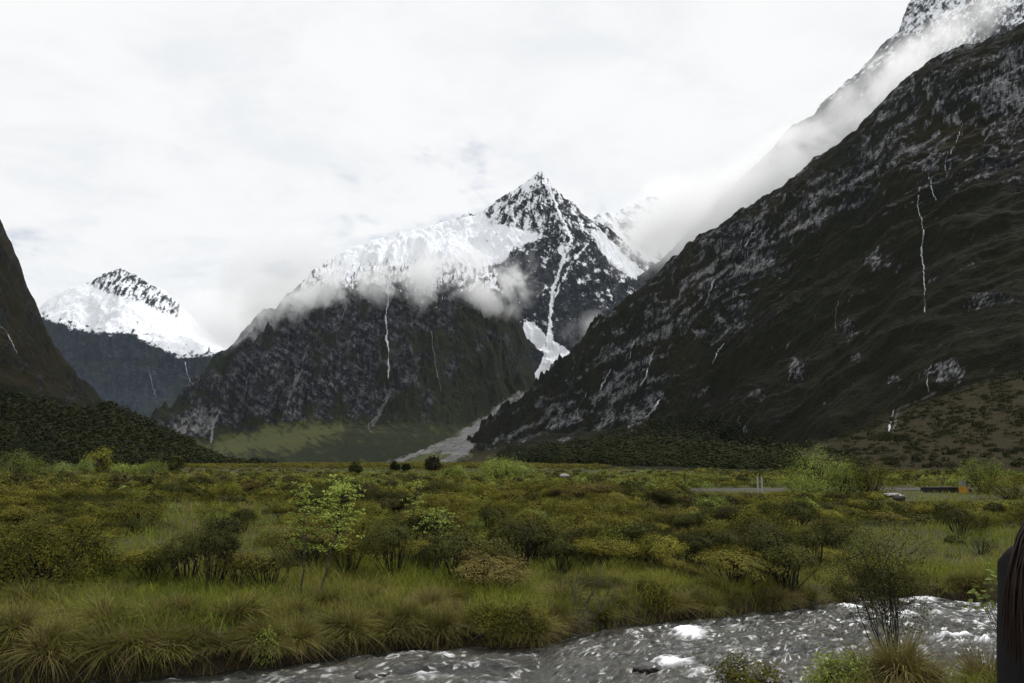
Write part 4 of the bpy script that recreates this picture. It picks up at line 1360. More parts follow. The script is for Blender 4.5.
rgf = np.random.default_rng(41)
m = m_left
k_ = (m.py > np.interp(m.px, [-250, 0, 30, 60, 90, 110, 160, 230, 275], [340, 392, 398, 408, 414, 412, 434, 466, 470]) + rgf.normal(0, 4, m.px.shape)) & (m.k > 0.05) & (m.k < 2) & (m.px > -60)
scatter_on(m, 4200, rgf, k_, (1.3, 4.4), 70, 0.42, [M_forest], 'forest', 'dark green forest covering the foot of the left spur')
m = m_right
k_ = (m.px > 500) & (m.px < 800) & (m.py > np.interp(m.px, [500, 560, 600, 640, 700, 760, 800], [452, 452, 440, 425, 420, 440, 462]) + rgf.normal(0, 5, m.px.shape)) & (m.k > 0.03)
scatter_on(m, 6500, rgf, k_, (1.5, 4.8), 56, 0.42, [M_forest], 'forest', 'dark forest along the foot of the right mountain')
k_ = (m.px > 760) & (m.px < 1060) & (m.k < 1.0) & (m.k > 0.02) & (fbm(m.px / 26, m.py / 9, 4, 433) + rgf.normal(0, 0.15, m.px.shape) > -0.02)
scatter_on(m, 4200, rgf, k_, (0.4, 1.7), 40, 0.5, [M_forest], 'scrub', 'dark low scrub patches on the brown slope under the right mountain', 0.6)

# ---------------------------------------------------------------- bushes and trees one can tell apart
def bush_meshes(seed, Rr, H, nt, nl, leaf, ml, base=0.12, flat=0.5):
    rg = np.random.default_rng(seed)
    gs, gf = shrub_arrays(rg, Rr, H, nt, nl, leaf, True, base, flat, twigs=1, layer=0.7)
    return [('stems', gs.build('stems', [M_twig])), ('foliage', gf.build('foliage', [ml]))]


def tree_meshes(seed, Rr, H, nl, leaf, ml):
    """short tapered trunk, forking limbs, an uneven round crown of leaf clumps"""
    rg = np.random.default_rng(seed)
    gt, gf = GB(), GB()
    top = np.array([rg.normal(0, 0.05) * H, rg.normal(0, 0.05) * H, 0.5 * H])
    gt.tube([(0, 0, -0.1), top * 0.5 + [0.03 * H, 0, 0], top], [0.05 * H, 0.038 * H, 0.03 * H], 7)
    cen, nrm = [], []
    nc = 26
    for _ in range(nc):
        q = rg.normal(0, 1, 3)
        q /= np.linalg.norm(q)
        c = np.array([q[0] * Rr * 0.78, q[1] * Rr * 0.78, 0.47 * H + q[2] * 0.42 * H]) * rg.uniform(0.8, 1.05)
        gt.tube([top * rg.uniform(0.5, 1), (top + c) / 2 + [0, 0, 0.04 * H], c], [0.016 * H, 0.01 * H, 0.003 * H], 4)
        w_ = rg.normal(0, 1, (nl // nc, 3))
        cen.append(c + w_ * [Rr * 0.17, Rr * 0.17, 0.075 * H])
        nrm.append(rg.normal(0, 0.6, (nl // nc, 3)) + q + [0, 0, 0.6])
    V, Q = leaves(np.concatenate(cen), np.concatenate(nrm), leaf, rg, 0.6)
    gf.add(V, Q)
    return [('trunk', gt.build('trunk', [M_bark])), ('crown', gf.build('crown', [ml]))]


# the big rounded bush at the left
p = ground_at(44, 592)
e = plant('bush', bush_meshes(801, 1.12, 1.22, 64, 17000, 0.045, M_dome, 0.15, 0.3), p, 0.4)
e.scale = (1.0, 0.8, 1.0)
tag(e, 'largest rounded dark bush with yellow green top on the left bank', 'bush')
p = ground_at(20, 566)
tag(plant('bush', bush_meshes(802, 0.7, 0.9, 36, 5000, 0.045, M_shrubd, 0.15, 0.3), p, 1.4), 'dark bush just behind the largest rounded bush at the left', 'bush')
# low leafy bushes at the water's edge
for (px, py, s_, lab) in [(518, 640, 0.95, 'low glossy green bush at the water edge right of the bare bank patch'), (488, 628, 0.7, 'small leafy bush tucked beside the bare bank patch'),
                          (655, 602, 0.75, 'dark leafy bush on the bank right of the leaning bare shrub'), (270, 655, 0.65, 'bright green cushion bush at the water edge under the pale saplings'),
                          (870, 580, 0.6, 'low green bush on the far bank behind the twiggy shrub')]:
    p = ground_at(px, py)
    tag(plant('bush', bush_meshes(int(px), 0.5, 0.55, 30, 3800, 0.045, M_bright if px in (270,) else M_dome, 0.1, 0.45), p, px, s_), lab, 'bush')

# bright bushes and trees across the flat
for k, (px, D, Rr, H, ml, lab) in enumerate([
        (817, 52, 1.9, 2.75, M_bright, 'tallest bright green bush by the road right of the twin white posts'),
        (846, 51, 1.3, 2.05, M_bright, 'middle one of the bright bushes, attached to the tallest on its right'),
        (870, 50, 1.5, 2.1, M_dome, 'darker green bush at the right end of the bright roadside bushes'),
        (806, 47, 1.2, 1.2, M_bright, 'low pale bush in front of the tallest bright green bush'),
        (987, 57, 1.5, 2.2, M_bright, 'round green bush beside the yellow road sign'),
        (1015, 48, 1.6, 1.3, M_shrub, 'wide olive bush at the right edge below the short white post'),
        (500, 110, 2.6, 2.4, M_bright, 'pale feathery bush on the far flat below the snow tongue'),
        (515, 112, 2.3, 1.9, M_bright, 'lower pale bush beside the feathery one on the far flat'),
        (455, 95, 1.5, 1.5, M_bright, 'small pale bush on the far flat left of the feathery one')]):
    p = foot(px, D)
    e = plant('bush', bush_meshes(820 + k, Rr, H, 46, 5200, 0.05 * D / 30, ml, 0.1, 0.55), p, k)
    tag(e, lab, 'bush')
for k, (px, D, Rr, H, ml, lab) in enumerate([
        (432, 170, 1.9, 3.6, M_forest, 'round dark tree standing alone on the flat before the gravel fan'),
        (394, 175, 1.2, 2.2, M_forest, 'small dark tree left of the lone round tree'),
        (405, 178, 0.9, 1.8, M_forest, 'smallest dark tree between the lone round tree and its left neighbour'),
        (354, 120, 1.0, 2.6, M_shrubd, 'slim dark tree at the back of the flat above the right sapling'),
        (94, 150, 2.6, 5.6, M_shrub, 'taller yellowish tree among the dark forest at the foot of the spur'),
        (172, 150, 1.5, 3.4, M_shrubd, 'dark tree at the right end of the bright bushes below the spur')]):
    p = foot(px, D)
    tag(plant('tree', tree_meshes(840 + k, Rr, H, 1900, 0.011 * D ** 0.75 * 0.75, ml), p, k), lab, 'tree')
for k, (px, D, Rr, H, lab) in enumerate([
        (8, 130, 3.0, 3.6, 'large bright bush at the left edge below the dark spur'), (26, 132, 2.4, 2.6, 'bright bush second from the left edge below the dark spur'),
        (58, 135, 1.9, 1.9, 'rounded pale green bush between the left edge and the yellowish tree'), (82, 140, 1.6, 2.5, 'bright bush touching the yellowish tree on its left'),
        (115, 138, 1.5, 1.7, 'small grey green bush right of the yellowish tree'), (133, 136, 1.6, 1.5, 'low bright bush midway between the yellowish tree and the right end tree'),
        (150, 137, 2.2, 2.1, 'brightest yellow green bush below the right part of the spur')]):
    p = foot(px, D)
    tag(plant('bush', bush_meshes(860 + k, Rr, H, 36, 2600, 0.19, M_bright, 0.05, 0.6), p, k), lab, 'bush')

# ---------------------------------------------------------------- the pale saplings
def sapling(seed, base, top, spread, ncl, lab):
    rg = np.random.default_rng(seed)
    base, top = np.array(base), np.array(top)
    H = top[2] - base[2]
    gt, gb, gf = GB(), GB(), GB()
    s_ = np.linspace(0, 1, 9)[:, None]
    tr = (top - base) * s_ + np.array([0.10, 0.05, 0]) * np.sin(s_ * 3.0) * rg.choice([-1, 1]) * H * 0.35
    tr[1:-1] += rg.normal(0, 0.012, (7, 3))
    gt.tube(tr, np.linspace(0.024, 0.006, 9), 6)
    cen, nrm = [], []
    for k in range(ncl):
        f_ = rg.uniform(0.26, 1.0) ** 0.75
        q0 = np.array([np.interp(f_, s_[:, 0], tr[:, c]) for c in range(3)])
        th = rg.uniform(0, 6.28)
        ln = spread * rg.uniform(0.25, 1.0) * (0.35 + 0.9 * math.sin(min(f_ * 1.05, 1) * 2.9)) + 0.03
        tip = q0 + np.array([math.cos(th) * ln, math.sin(th) * ln, ln * rg.uniform(0.25, 0.9)])
        gb.tube([q0, (q0 + tip) / 2 - [0, 0, 0.02], tip], [0.007, 0.005, 0.002], 4)
        for pos in ((tip, 9), ((q0 + tip) / 2, 5)):
            n_ = pos[1]
            w_ = rg.normal(0, 1, (n_, 3)) * [0.042, 0.042, 0.014]
            cen.append(pos[0] + w_)
            nrm.append(rg.normal(0, 0.5, (n_, 3)) + [0, 0, 1.0])
    V, Q = leaves(np.concatenate(cen), np.concatenate(nrm), 0.062, rg, 0.5, 0.15)
    gf.add(V, Q)
    e = plant('sapling', [('trunk', gt.build('trunk', [M_bark])), ('branches', gb.build('branches', [M_twig])), ('leaves', gf.build('leaves', [M_pale]))], base)
    tag(e, lab, 'sapling')
    return e


b1, b2 = ground_at(300, 602), ground_at(317, 600)
D1 = b1[1]
sapling(901, b1, P(300, 484, D1 + 0.1), 0.27, 58, 'left one of the two pale leaved saplings, with the straighter trunk')
sapling(902, b2, P(345, 480, D1 + 0.3), 0.38, 92, 'right one of the two pale leaved saplings, fuller and leaning right')
b3 = ground_at(432, 580)
sapling(903, b3, P(436, 512, b3[1]), 0.42, 46, 'small pale sapling among the middle shrubs right of the two tall ones')
b4 = ground_at(405, 545)
sapling(904, b4, P(417, 482, b4[1]), 0.35, 30, 'thin pale sapling standing above the shrubs behind the small middle one')

# ---------------------------------------------------------------- bare and twiggy shrubs
def twiggy(seed, base, top_pts, mats, leafn, leaf, lab, name='shrub', r0=0.014, cat='shrub', sub=4, cl=0.13):
    rg = np.random.default_rng(seed)
    base = np.array(base)
    gt, gf = GB(), GB()
    cen, nrm = [], []
    for tp in top_pts:
        tp = np.array(tp) - base
        L = np.linalg.norm(tp)
        b = np.array([rg.normal(0, 0.05), rg.normal(0, 0.05), -0.06])
        s_ = np.linspace(0, 1, 7)[:, None]
        st = b + (tp - b) * s_ + np.sin(s_ * math.pi) * rg.normal(0, 0.05, 3) * L
        st[1:-1] += rg.normal(0, 0.012, (5, 3))
        gt.tube(st, np.linspace(r0, r0 * 0.25, 7), 5)
        for _ in range(sub):
            f_ = rg.uniform(0.45, 0.98)
            q0 = np.array([np.interp(f_, s_[:, 0], st[:, c]) for c in range(3)])
            q1 = q0 + (rg.normal(0, 0.16, 3) + [0, 0, 0.14]) * L * rg.uniform(0.5, 1.1)
            gt.tube([q0, (q0 + q1) / 2 + rg.normal(0, 0.01, 3), q1], [r0 * 0.4, r0 * 0.28, r0 * 0.12], 4)
            for _k in range(2):
                q2 = q1 + (rg.normal(0, 0.10, 3) + [0, 0, 0.06]) * L
                gt.tube([q0 * 0.3 + q1 * 0.7, q2], [r0 * 0.2, r0 * 0.08], 3)
                if leafn:
                    n_ = leafn
                    cen.append(q2 + rg.normal(0, 1, (n_, 3)) * [cl, cl, cl * 0.5] * L * 0.6)
                    nrm.append(rg.normal(0, 0.6, (n_, 3)) + [0, 0, 0.9])
    parts = [('stems', gt.build('stems', [mats[0]]))]
    if leafn:
        V, Q = leaves(np.concatenate(cen), np.concatenate(nrm), leaf, rg, 0.45)
        gf.add(V, Q)
        parts.append(('foliage', gf.build('foliage', [mats[1]])))
    e = plant(name, parts, base)
    tag(e, lab, cat)
    return e


b = ground_at(573, 624)
D = b[1]
twiggy(911, b, [P(x_, y_, D + dy_) for x_, y_, dy_ in [(584, 577, 0.1), (578, 570, -0.1), (600, 580, 0.2), (612, 582, 0.1), (618, 596, 0), (606, 572, -0.1), (592, 590, 0.2), (572, 585, 0.1)]], (M_bark, M_shrubd), 5, 0.03,
       'leaning bare stemmed shrub with forked grey stems at the water edge', cl=0.09)
b = np.array(foot(883, 11.2))
b[2] = 0.16
D = 11.2
rgt2 = np.random.default_rng(77)
tops = [P(px_, py_, D + rgt2.normal(0, 0.25)) for px_, py_ in [(868 + 0.85 * (a_ - 872), b_ + 4) for a_, b_ in [(846, 560), (852, 545), (858, 568), (862, 536), (868, 552), (872, 530), (876, 562), (880, 542), (886, 555), (890, 535), (896, 552), (902, 566), (900, 542), (908, 575), (850, 578), (888, 575), (870, 580)]]]
twiggy(912, b, tops, (M_twig, M_shrubd), 46, 0.034, 'tall dark twiggy shrub on the near bank, its bare stems against the river', r0=0.010, sub=6, cl=0.10)
b = ground_at(905, 562)
twiggy(913, b, [P(px_, py_, b[1] + 0.1) for px_, py_ in [(928, 540), (934, 538), (940, 545), (932, 548)]], (M_bark, M_shrubd), 6, 0.05, 'small dark stunted shrub alone on the right grass clearing', cl=0.2)

# ---------------------------------------------------------------- near bank
for (px, D, Rr, H, ml, sd_, lab) in [(748, 9.9, 0.42, 0.62, M_shrub, 921, 'yellow green bush at the bottom edge on the near bank left of the grass mound'),
                                     (800, 9.6, 0.22, 0.36, M_shrub, 922, 'small brown green bush between the two near bank plants'),
                                     (838, 10.1, 0.36, 0.62, M_bright, 923, 'bright leafy bush at the left end of the near bank grass mound')]:
    X, _ = ray(px, 660)
    x = X * D
    z = max(float(ground_z(x, D)), 0.02)
    tag(plant('bush', bush_meshes(sd_, Rr, H, 30, 3600, 0.042, ml, 0.1, 0.5), (x, D, z), sd_), lab, 'bush')
for k, (px, D, s_, lab) in enumerate([(852, 10.2, 1.25, 'green tussock at the left end of the near bank mound'), (874, 10.3, 1.4, 'tallest green tussock of the near bank mound'), (899, 10.0, 1.2, 'green tussock at the right end of the near bank mound'),
                                      (922, 9.7, 0.8, 'low tussock right of the near bank mound'), (984, 10.4, 1.15, 'straw tipped spiky tussock at the water edge beside the dark clothed person'), (885, 9.3, 1.0, 'bottom tussock in front of the near bank mound'),
                                      (1004, 9.4, 0.8, 'straw tussock partly hidden behind the dark clothed person'), (845, 9.4, 1.0, 'bottom left tussock of the near bank')]):
    X, _ = ray(px, 660)
    x = X * D
    z = max(float(ground_z(x, D)), 0.0)
    gm, dm = TP[(k * 2) % 5]
    tag(plant('tussock', [('green_blades', gm), ('dead_blades', dm)], (x, D, z), k * 1.3, s_), lab, 'tussock')
# broad leaved sapling by the person
b = np.array([3.72, 6.1, float(ground_z(3.72, 6.1))])
rg = np.random.default_rng(931)
gt, gf = GB(), GB()
cen, nrm = [], []
for px_, py_ in [(978, 592), (985, 598), (990, 575), (996, 580), (1000, 572), (986, 582), (1006, 566), (980, 600), (992, 606), (1012, 585), (1010, 600)]:
    tp = P(px_, py_, 6.1 + rg.normal(0, 0.12)) - b
    gt.tube([(0.25, 0.1, -0.05), tp * 0.55 + [0.12, 0, 0.02], tp], [0.009, 0.006, 0.002], 5)
    cen.append(tp + rg.normal(0, 1, (7, 3)) * [0.05, 0.05, 0.035])
    nrm.append(rg.normal(0, 0.6, (7, 3)) + [0, -0.3, 0.8])
V, Q = leaves(np.concatenate(cen), np.concatenate(nrm), 0.055, rg, 0.6, 0.1)
gf.add(V, Q)
tag(plant('sapling', [('stems', gt.build('stems', [M_bark])), ('leaves', gf.build('leaves', [M_bright]))], b), 'broad leaved young plant just left of the dark clothed person', 'sapling')

# bare patch of the bank
rg = np.random.default_rng(941)
p = ground_at(446, 612)
V, Q, A = tussock_mesh(rg, 700, 0.34, 0.010, 0.16, 0.95, 0.4)
g = GB()
g.add(V * [1.3, 0.7, 1.0], Q, 0, A)
tag(obj('tussock', g.build('tussock', [M_tan]), None, tuple(p)), 'pale tan dead tussock slumped on the bare bank patch', 'tussock')

# ---------------------------------------------------------------- stones
def stone_mesh(seed, sx, sy, sz, m):
    import bmesh
    bm = bmesh.new()
    bmesh.ops.create_icosphere(bm, subdivisions=4, radius=1)
    me = bpy.data.meshes.new('boulder')
    bm.to_mesh(me)
    bm.free()
    co = np.empty(len(me.vertices) * 3, np.float32)
    me.vertices.foreach_get('co', co)
    v = co.reshape(-1, 3).astype(float)
    d = 1 + 0.28 * fbm(v[:, 0] * 1.2 + seed, v[:, 1] * 1.2 + v[:, 2], 3, seed) + 0.12 * fbm(v[:, 0] * 4 + v[:, 2] * 3, v[:, 1] * 4 + seed, 3, seed + 5)
    v = v * d[:, None] * [sx, sy, sz]
    me.vertices.foreach_set('co', v.astype(np.float32).ravel())
    me.polygons.foreach_set('use_smooth', np.ones(len(me.polygons), bool))
    me.materials.append(m)
    return me


ms, N = mat('wet_stone')
tc = N.n('ShaderNodeTexCoord')
f = N.noise(tc.outputs['Object'], 9, 5, 0.65)
out(N, N.n('ShaderNodeBsdfPrincipled', {'Base Color': N.mix(f, (0.018, 0.017, 0.016), (0.075, 0.065, 0.055)), 'Roughness': 0.35}).outputs[0])
mp, N = mat('pale_stone')
tc = N.n('ShaderNodeTexCoord')
f = N.noise(tc.outputs['Object'], 5, 5, 0.65)
out(N, N.n('ShaderNodeBsdfDiffuse', {'Color': N.mix(f, (0.16, 0.155, 0.15), (0.42, 0.41, 0.39))}).outputs[0])
for k, (px, py, sx, sz, lab) in enumerate([(765, 683, 0.26, 0.10, 'wet brown boulder in the rapids at the bottom of the picture'), (648, 668, 0.2, 0.07, 'dark wet stone under the lowest white rapid'),
                                           (372, 676, 0.24, 0.09, 'flat wet stone in the river below the pale tussock'), (966, 607, 0.22, 0.10, 'dark wet stone near the far bank in the right rapids'),
                                           (905, 604, 0.15, 0.09, 'small wet stone right of the twiggy shrub stems'), (855, 600, 0.2, 0.08, 'dark wet stone at the tip of the far bank'),
                                           (476, 641, 0.2, 0.07, 'wet stone close to the far bank under the bare patch')]):
    p = onplane(px, py, 0.02)
    tag(obj('boulder', stone_mesh(50 + k, sx, sx * 0.8, sz, ms), None, tuple(p)), lab, 'boulder')
p = foot(901, 44)
tag(obj('boulder', stone_mesh(70, 0.30, 0.3, 0.22, ms), None, (p[0], p[1], p[2] + 0.25)), 'dark boulder on the flat left of the dark barrier', 'boulder')
p = foot(893, 45)
tag(obj('boulder', stone_mesh(71, 0.6, 0.4, 0.12, mp), None, (p[0], p[1], p[2] + 0.38)), 'flat pale boulder slab beside the dark boulder', 'boulder')
p = foot(565, 95)
tag(obj('boulder', stone_mesh(72, 0.6, 0.5, 0.26, mp), None, (p[0], p[1], p[2] + 0.55)), 'white boulder far out on the flat below the right mountain', 'boulder')

# ---------------------------------------------------------------- roadside things
def flat_mat(name, a, b, rough=0.6, sc_=30):
    m_, N = mat(name)
    tc = N.n('ShaderNodeTexCoord')
    f = N.noise(tc.outputs['Object'], sc_, 4, 0.6)
    out(N, N.n('ShaderNodeBsdfPrincipled', {'Base Color': N.mix(f, a, b), 'Roughness': rough, 'Specular IOR Level': 0.3}).outputs[0])
    return m_


M_white = flat_mat('weathered_white_paint', (0.26, 0.26, 0.25), (0.44, 0.44, 0.43))
M_yel = flat_mat('yellow_sign_paint', (0.55, 0.27, 0.02), (0.68, 0.36, 0.04))
M_red = flat_mat('red_marker_paint', (0.22, 0.03, 0.02), (0.32, 0.05, 0.03))
M_dark = flat_mat('dark_timber', (0.010, 0.010, 0.012), (0.022, 0.021, 0.022), sc_=4)
M_rail = flat_mat('grey_rail', (0.10, 0.10, 0.10), (0.17, 0.165, 0.16))


def box(cx_, cy_, cz_, sx, sy, sz, bev=0.01):
    """bevelled box as quads"""
    import bmesh
    bm = bmesh.new()
    bmesh.ops.create_cube(bm, size=1)
    for v in bm.verts:
        v.co = Vector((v.co.x * sx + cx_, v.co.y * sy + cy_, v.co.z * sz + cz_))
    bmesh.ops.bevel(bm, geom=bm.edges[:], offset=min(bev, 0.3 * min(sx, sy, sz)), segments=2, affect='EDGES')
    return bm


def boxmesh(name, boxes, m_):
    import bmesh
    me = bpy.data.meshes.new(name)
    acc = bmesh.new()
    for b_ in boxes:
        t_ = bpy.data.meshes.new('t')
        bm = box(*b_)
        bm.to_mesh(t_)
        bm.free()
        acc.from_mesh(t_)
        bpy.data.meshes.remove(t_)
    acc.to_mesh(me)
    acc.free()
    me.materials.append(m_)
    return me


def zpix(py, D, px=512):
    return CAMZ + ray(px, py)[1] * D


for px, lab in ((759.3, 'left one of the twin white posts by the road'), (763.6, 'right one of the twin white posts by the road')):
    p = foot(px, 57)
    z1 = zpix(476.5, 57)
    g = GB()
    g.tube([(0, 0, -0.1), (0, 0, z1 - p[2] - 0.02), (0, 0, z1 - p[2])], [0.05, 0.05, 0.03], 8)
    e = plant('marker_post', [('post', g.build('post', [M_white]))], p)
    obj('cap', boxmesh('cap', [(0, 0, z1 - p[2] + 0.01, 0.11, 0.11, 0.03)], M_rail), e)
    tag(e, lab, 'post')
# dark barrier
p0, p1 = P(921, 495, 59), P(963, 495, 59)
zt, zb = zpix(487.6, 59), zpix(497, 59)
L_, H_ = p1[0] - p0[0], zt - zb
e = plant('barrier', [('panel', boxmesh('panel', [((k + 0.5) * L_ / 8, 0, 0.25 + H_ / 2, L_ / 8 - 0.012, 0.07, H_) for k in range(8)], M_dark)),
                      ('top_rail', boxmesh('top_rail', [(L_ / 2, 0, 0.25 + H_ + 0.032, L_ + 0.06, 0.14, 0.06)], M_rail))], (p0[0], 59, zb - 0.25))
for xx in (0.08, L_ / 2, L_ - 0.08):
    obj('leg', boxmesh('leg', [(xx, 0.09, 0.0, 0.12, 0.1, 0.9)], M_dark), e)
tag(e, 'long black timber barrier with a pale top rail beside the yellow sign', 'barrier')
# sign
D = 57.5
p = foot(965, D)
zz = p[2]
e = plant('road_sign', [('post', boxmesh('post', [(0.02, 0.0, (zpix(479, D) - zz) / 2, 0.09, 0.07, zpix(479, D) - zz)], M_white)),
                        ('yellow_panel', boxmesh('yellow_panel', [(0, -0.06, zpix(489.6, D) - zz, 0.56, 0.03, 0.46)], M_yel)),
                        ('white_panel', boxmesh('white_panel', [(-0.15, -0.06, zpix(483.4, D) - zz, 0.17, 0.03, 0.40), (0.15, -0.06, zpix(483.4, D) - zz, 0.15, 0.03, 0.40)], M_white))], p)
tag(e, 'yellow road sign with white plates on top on a white post', 'sign')
p = foot(972.5, D)
zz = p[2]
e = plant('marker_post', [('post', boxmesh('post', [(0, 0, (zpix(484.5, D) - zz) / 2, 0.08, 0.05, zpix(484.5, D) - zz)], M_white)),
                          ('red_band', boxmesh('red_band', [(0, -0.04, zpix(490.5, D) - zz, 0.22, 0.03, 0.24)], M_red)),
                          ('white_arm', boxmesh('white_arm', [(0.02, -0.04, zpix(484.6, D) - zz, 0.26, 0.03, 0.10)], M_white))], p)
tag(e, 'small white marker post with a red band right of the yellow sign', 'post')
p = foot(1021.5, 60)
zz = p[2]
e = plant('marker_post', [('post', boxmesh('post', [(0, 0, (zpix(487, 60) - zz) / 2, 0.13, 0.06, zpix(487, 60) - zz)], M_white)), ('red_band', boxmesh('red_band', [(0, -0.035, zpix(490.2, 60) - zz, 0.131, 0.02, 0.09)], M_red))], p)
tag(e, 'short white marker post at the right edge of the flat', 'post')
p = foot(686, 66)
e = plant('marker_post', [('post', boxmesh('post', [(0, 0, 0.5, 0.1, 0.06, 1.3)], M_dark))], p)
obj('cap', boxmesh('cap', [(0, 0, 1.17, 0.12, 0.08, 0.05)], M_rail), e)
tag(e, 'short dark post on the flat left of the twin white posts', 'post')

# ---------------------------------------------------------------- the person at the right edge
mcl, N = mat('black_coat_cloth')
tc = N.n('ShaderNodeTexCoord')
f = N.noise(tc.outputs['Object'], 60, 4, 0.6)
out(N, N.n('ShaderNodeBsdfPrincipled', {'Base Color': N.mix(f, (0.010, 0.010, 0.0105), (0.018, 0.0175, 0.018)), 'Roughness': 0.9, 'Specular IOR Level': 0.1}).outputs[0])
mtr = flat_mat('dark_trousers', (0.012, 0.014, 0.02), (0.022, 0.024, 0.032), 0.9, 80)
msk = flat_mat('skin', (0.42, 0.25, 0.18), (0.48, 0.30, 0.22), 0.5, 20)
mha = flat_mat('brown_hair', (0.012, 0.007, 0.005), (0.040, 0.020, 0.013), 0.5, 90)


def skin_mesh(name, pts, edges, rad, mats, sub=2):
    me = bpy.data.meshes.new(name)
    me.from_pydata([tuple(p_) for p_ in pts], edges, [])
    o_ = bpy.data.objects.new(name, me)
    C.objects.link(o_)
    md = o_.modifiers.new('skin', 'SKIN')
    md.use_smooth_shade = True
    for k, r_ in enumerate(rad):
        me.skin_vertices[0].data[k].radius = (r_, r_) if np.isscalar(r_) else r_
    me.skin_vertices[0].data[0].use_root = True
    s2 = o_.modifiers.new('sub', 'SUBSURF')
    s2.levels = sub
    s2.render_levels = sub
    dg = bpy.context.evaluated_depsgraph_get()
    me2 = bpy.data.meshes.new_from_object(o_.evaluated_get(dg))
    bpy.data.objects.remove(o_)
    me2.name = name
    me2.materials.clear()
    for q in mats:
        me2.materials.append(q)
    return me2


PB = (1.106, 1.42)
pz = float(ground_z(*PB))
per = plant('person', [], (PB[0], PB[1], pz), R(8), 1.03)
# body: pelvis 0, spine, neck, head, arms with hands, legs with feet
bp = [(0, 0, 0.95), (0, 0, 1.15), (0, 0.0, 1.34), (0, 0, 1.45), (0, 0.01, 1.53), (0, 0.02, 1.62),
      (-0.175, 0, 1.385), (-0.205, 0.01, 1.12), (-0.195, 0.06, 0.88), (-0.19, 0.09, 0.79), (0.175, 0, 1.385), (0.205, 0.01, 1.12), (0.195, 0.06, 0.88), (0.19, 0.09, 0.79),
      (-0.10, 0, 0.88), (-0.11, 0.02, 0.50), (-0.11, 0, 0.09), (-0.12, 0.13, 0.04), (0.10, 0, 0.88), (0.11, 0.02, 0.50), (0.11, 0, 0.09), (0.12, 0.13, 0.04)]
be = [(0, 1), (1, 2), (2, 3), (3, 4), (4, 5), (2, 6), (6, 7), (7, 8), (8, 9), (2, 10), (10, 11), (11, 12), (12, 13), (0, 14), (14, 15), (15, 16), (16, 17), (0, 18), (18, 19), (19, 20), (20, 21)]
br = [0.15, 0.13, 0.11, 0.055, 0.055, 0.095, 0.05, 0.048, 0.034, 0.04, 0.05, 0.048, 0.034, 0.04, 0.085, 0.06, 0.042, 0.036, 0.085, 0.06, 0.042, 0.036]
fing = []
for s_, hi in ((-1, 9), (1, 13)):
    hx, hy, hz = bp[hi]
    for k, (oy, ln) in enumerate([(0.03, 0.062), (0.012, 0.07), (-0.006, 0.066), (-0.024, 0.052)]):
        i0 = len(bp)
        bp += [(hx, hy + oy, hz - 0.03), (hx - s_ * 0.006, hy + oy + 0.004, hz - 0.03 - ln * 0.55), (hx - s_ * 0.02, hy + oy + 0.01, hz - 0.03 - ln)]
        be += [(hi, i0), (i0, i0 + 1), (i0 + 1, i0 + 2)]
        br += [0.010, 0.009, 0.007]
    i0 = len(bp)
    bp += [(hx - s_ * 0.012, hy + 0.045, hz - 0.005), (hx - s_ * 0.02, hy + 0.06, hz - 0.045)]
    be += [(hi, i0), (i0, i0 + 1)]
    br += [0.011, 0.008]
obj('body', skin_mesh('body', bp, be, br, [msk]), per)
# coat: one shell over torso and arms
cpn = [(0, 0, 0.93), (0, 0, 1.15), (0, 0, 1.33), (0, 0, 1.45), (-0.185, -0.005, 1.375), (-0.205, 0.0, 1.12), (-0.195, 0.06, 0.88), (0.185, -0.005, 1.375), (0.205, 0.0, 1.12), (0.195, 0.06, 0.88), (0, 0, 0.78)]
cen_ = [(0, 1), (1, 2), (2, 3), (2, 4), (4, 5), (5, 6), (2, 7), (7, 8), (8, 9), (0, 10)]
crd = [(0.19, 0.17), (0.175, 0.15), (0.19, 0.16), 0.105, 0.105, 0.085, 0.06, 0.105, 0.085, 0.06, (0.19, 0.17)]
obj('coat', skin_mesh('coat', cpn, cen_, crd, [mcl]), per)
tp_ = [(0, 0, 0.93), (-0.10, 0, 0.86), (-0.11, 0.02, 0.50), (-0.11, 0, 0.10), (0.10, 0, 0.86), (0.11, 0.02, 0.50), (0.11, 0, 0.10)]
obj('trousers', skin_mesh('trousers', tp_, [(0, 1), (1, 2), (2, 3), (0, 4), (4, 5), (5, 6)], [0.15, 0.105, 0.085, 0.07, 0.105, 0.085, 0.07], [mtr]), per)
for s_ in (-1, 1):
    obj('boot', skin_mesh('boot', [(s_ * 0.11, -0.03, 0.06), (s_ * 0.115, 0.06, 0.05), (s_ * 0.122, 0.17, 0.04), (s_ * 0.11, -0.01, 0.2)], [(0, 1), (1, 2), (0, 3)], [0.055, 0.052, 0.045, 0.06], [M_dark]), per)
# face seen from behind is hidden; long hair falls over the shoulders
face = GB()
for s_ in (-1, 1):
    V, Q = tube([(s_ * 0.034, 0.112, 1.63), (s_ * 0.034, 0.120, 1.63)], [0.012, 0.004], 8)
    face.add(V, Q, 0)
    V, Q = tube([(s_ * 0.094, 0.01, 1.60), (s_ * 0.104, 0.0, 1.63), (s_ * 0.096, 0.0, 1.66)], [0.012, 0.017, 0.012], 6)
    face.add(V, Q, 1)
V, Q = tube([(0, 0.112, 1.64), (0, 0.135, 1.605), (0, 0.118, 1.59)], [0.008, 0.016, 0.012], 8)
face.add(V, Q, 1)
V, Q = tube([(-0.026, 0.108, 1.565), (0, 0.116, 1.563), (0.026, 0.108, 1.565)], [0.004, 0.009, 0.004], 8)
face.add(V, Q, 2)
obj('face', face.build('face', [M_twig, msk, M_red], True), per)
hg = GB()
rg = np.random.default_rng(951)
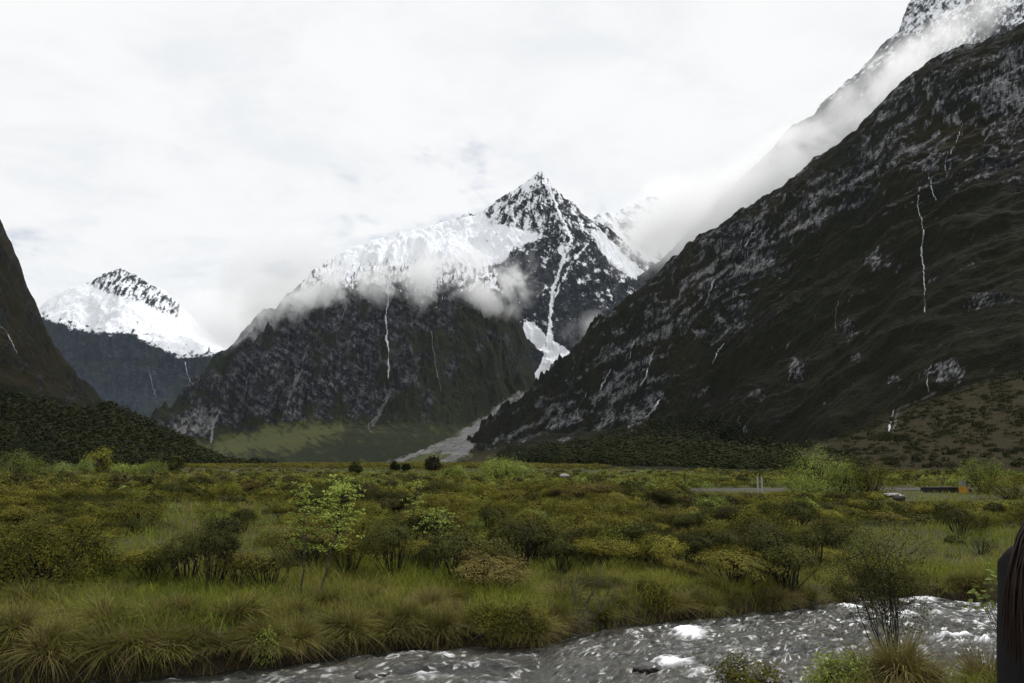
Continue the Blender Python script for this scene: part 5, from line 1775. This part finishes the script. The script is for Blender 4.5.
obj('hair_cap', skin_mesh('hair_cap', [(0, -0.03, 1.66), (0, -0.06, 1.55), (0, -0.09, 1.42), (-0.185, -0.06, 1.455), (0.185, -0.06, 1.455)], [(0, 1), (1, 2), (1, 3), (1, 4)], [0.108, 0.10, 0.085, 0.085, 0.085], [mha]), per)
for k in range(700):
    th = rg.uniform(math.pi * 1.05, math.pi * 1.95)
    r0 = rg.uniform(0.085, 0.115)
    a0 = np.array([math.cos(th) * r0 * 0.9, math.sin(th) * r0 - 0.015, rg.uniform(1.58, 1.70)])
    out_ = np.array([math.cos(th), math.sin(th) * 0.9 - 0.1, 0])
    sp_ = rg.uniform(0.03, 0.10)
    a1 = a0 + out_ * sp_ * 0.5 + [0, -0.01, -0.12]
    a2 = a0 + out_ * sp_ + [rg.normal(0, 0.02), -0.02, -0.2 - rg.uniform(0, 0.05)]
    a3 = a2 + [rg.normal(0, 0.02), rg.normal(0, 0.02), -rg.uniform(0.06, 0.2)]
    hg.tube([a0, a1, a2, a3], [0.003, 0.0035, 0.0032, 0.001], 4)
obj('hair', hg.build('hair', [mha], True), per)
hl = GB()
tt = np.linspace(0, 1, 9)
for k in range(520):
    j_ = np.clip(rg.normal(0, 1, 3), -1.6, 1.6) * [0.012, 0.03, 0.012]
    ln_ = rg.uniform(0.0, 0.10)
    kp = np.array([np.array([-0.08, -0.04, 1.60]) + j_, np.array([-0.16, -0.05, 1.525]) + j_, np.array([-0.222, -0.055, 1.475]) + j_, np.array([-0.262, -0.058, 1.425]) + j_ * 0.9, np.array([-0.272, -0.06, 1.36 - ln_]) + j_ * [0.35, 1.5, 1]])
    ks = np.linspace(0, 1, 5)
    pl = np.stack([np.interp(tt, ks, kp[:, c_]) for c_ in range(3)], -1)
    pl[1:-1] = 0.25 * pl[:-2] + 0.5 * pl[1:-1] + 0.25 * pl[2:]
    pl[1:-1] = 0.25 * pl[:-2] + 0.5 * pl[1:-1] + 0.25 * pl[2:]
    hl.tube(pl, np.array([1, 1, 1, 1, 1, 1, 0.9, 0.6, 0.2]) * 0.0016, 4)
obj('hair_lock', hl.build('hair_lock', [mha], True), per)
tag(per, 'person in a black coat with long brown hair standing at the right edge', 'person')
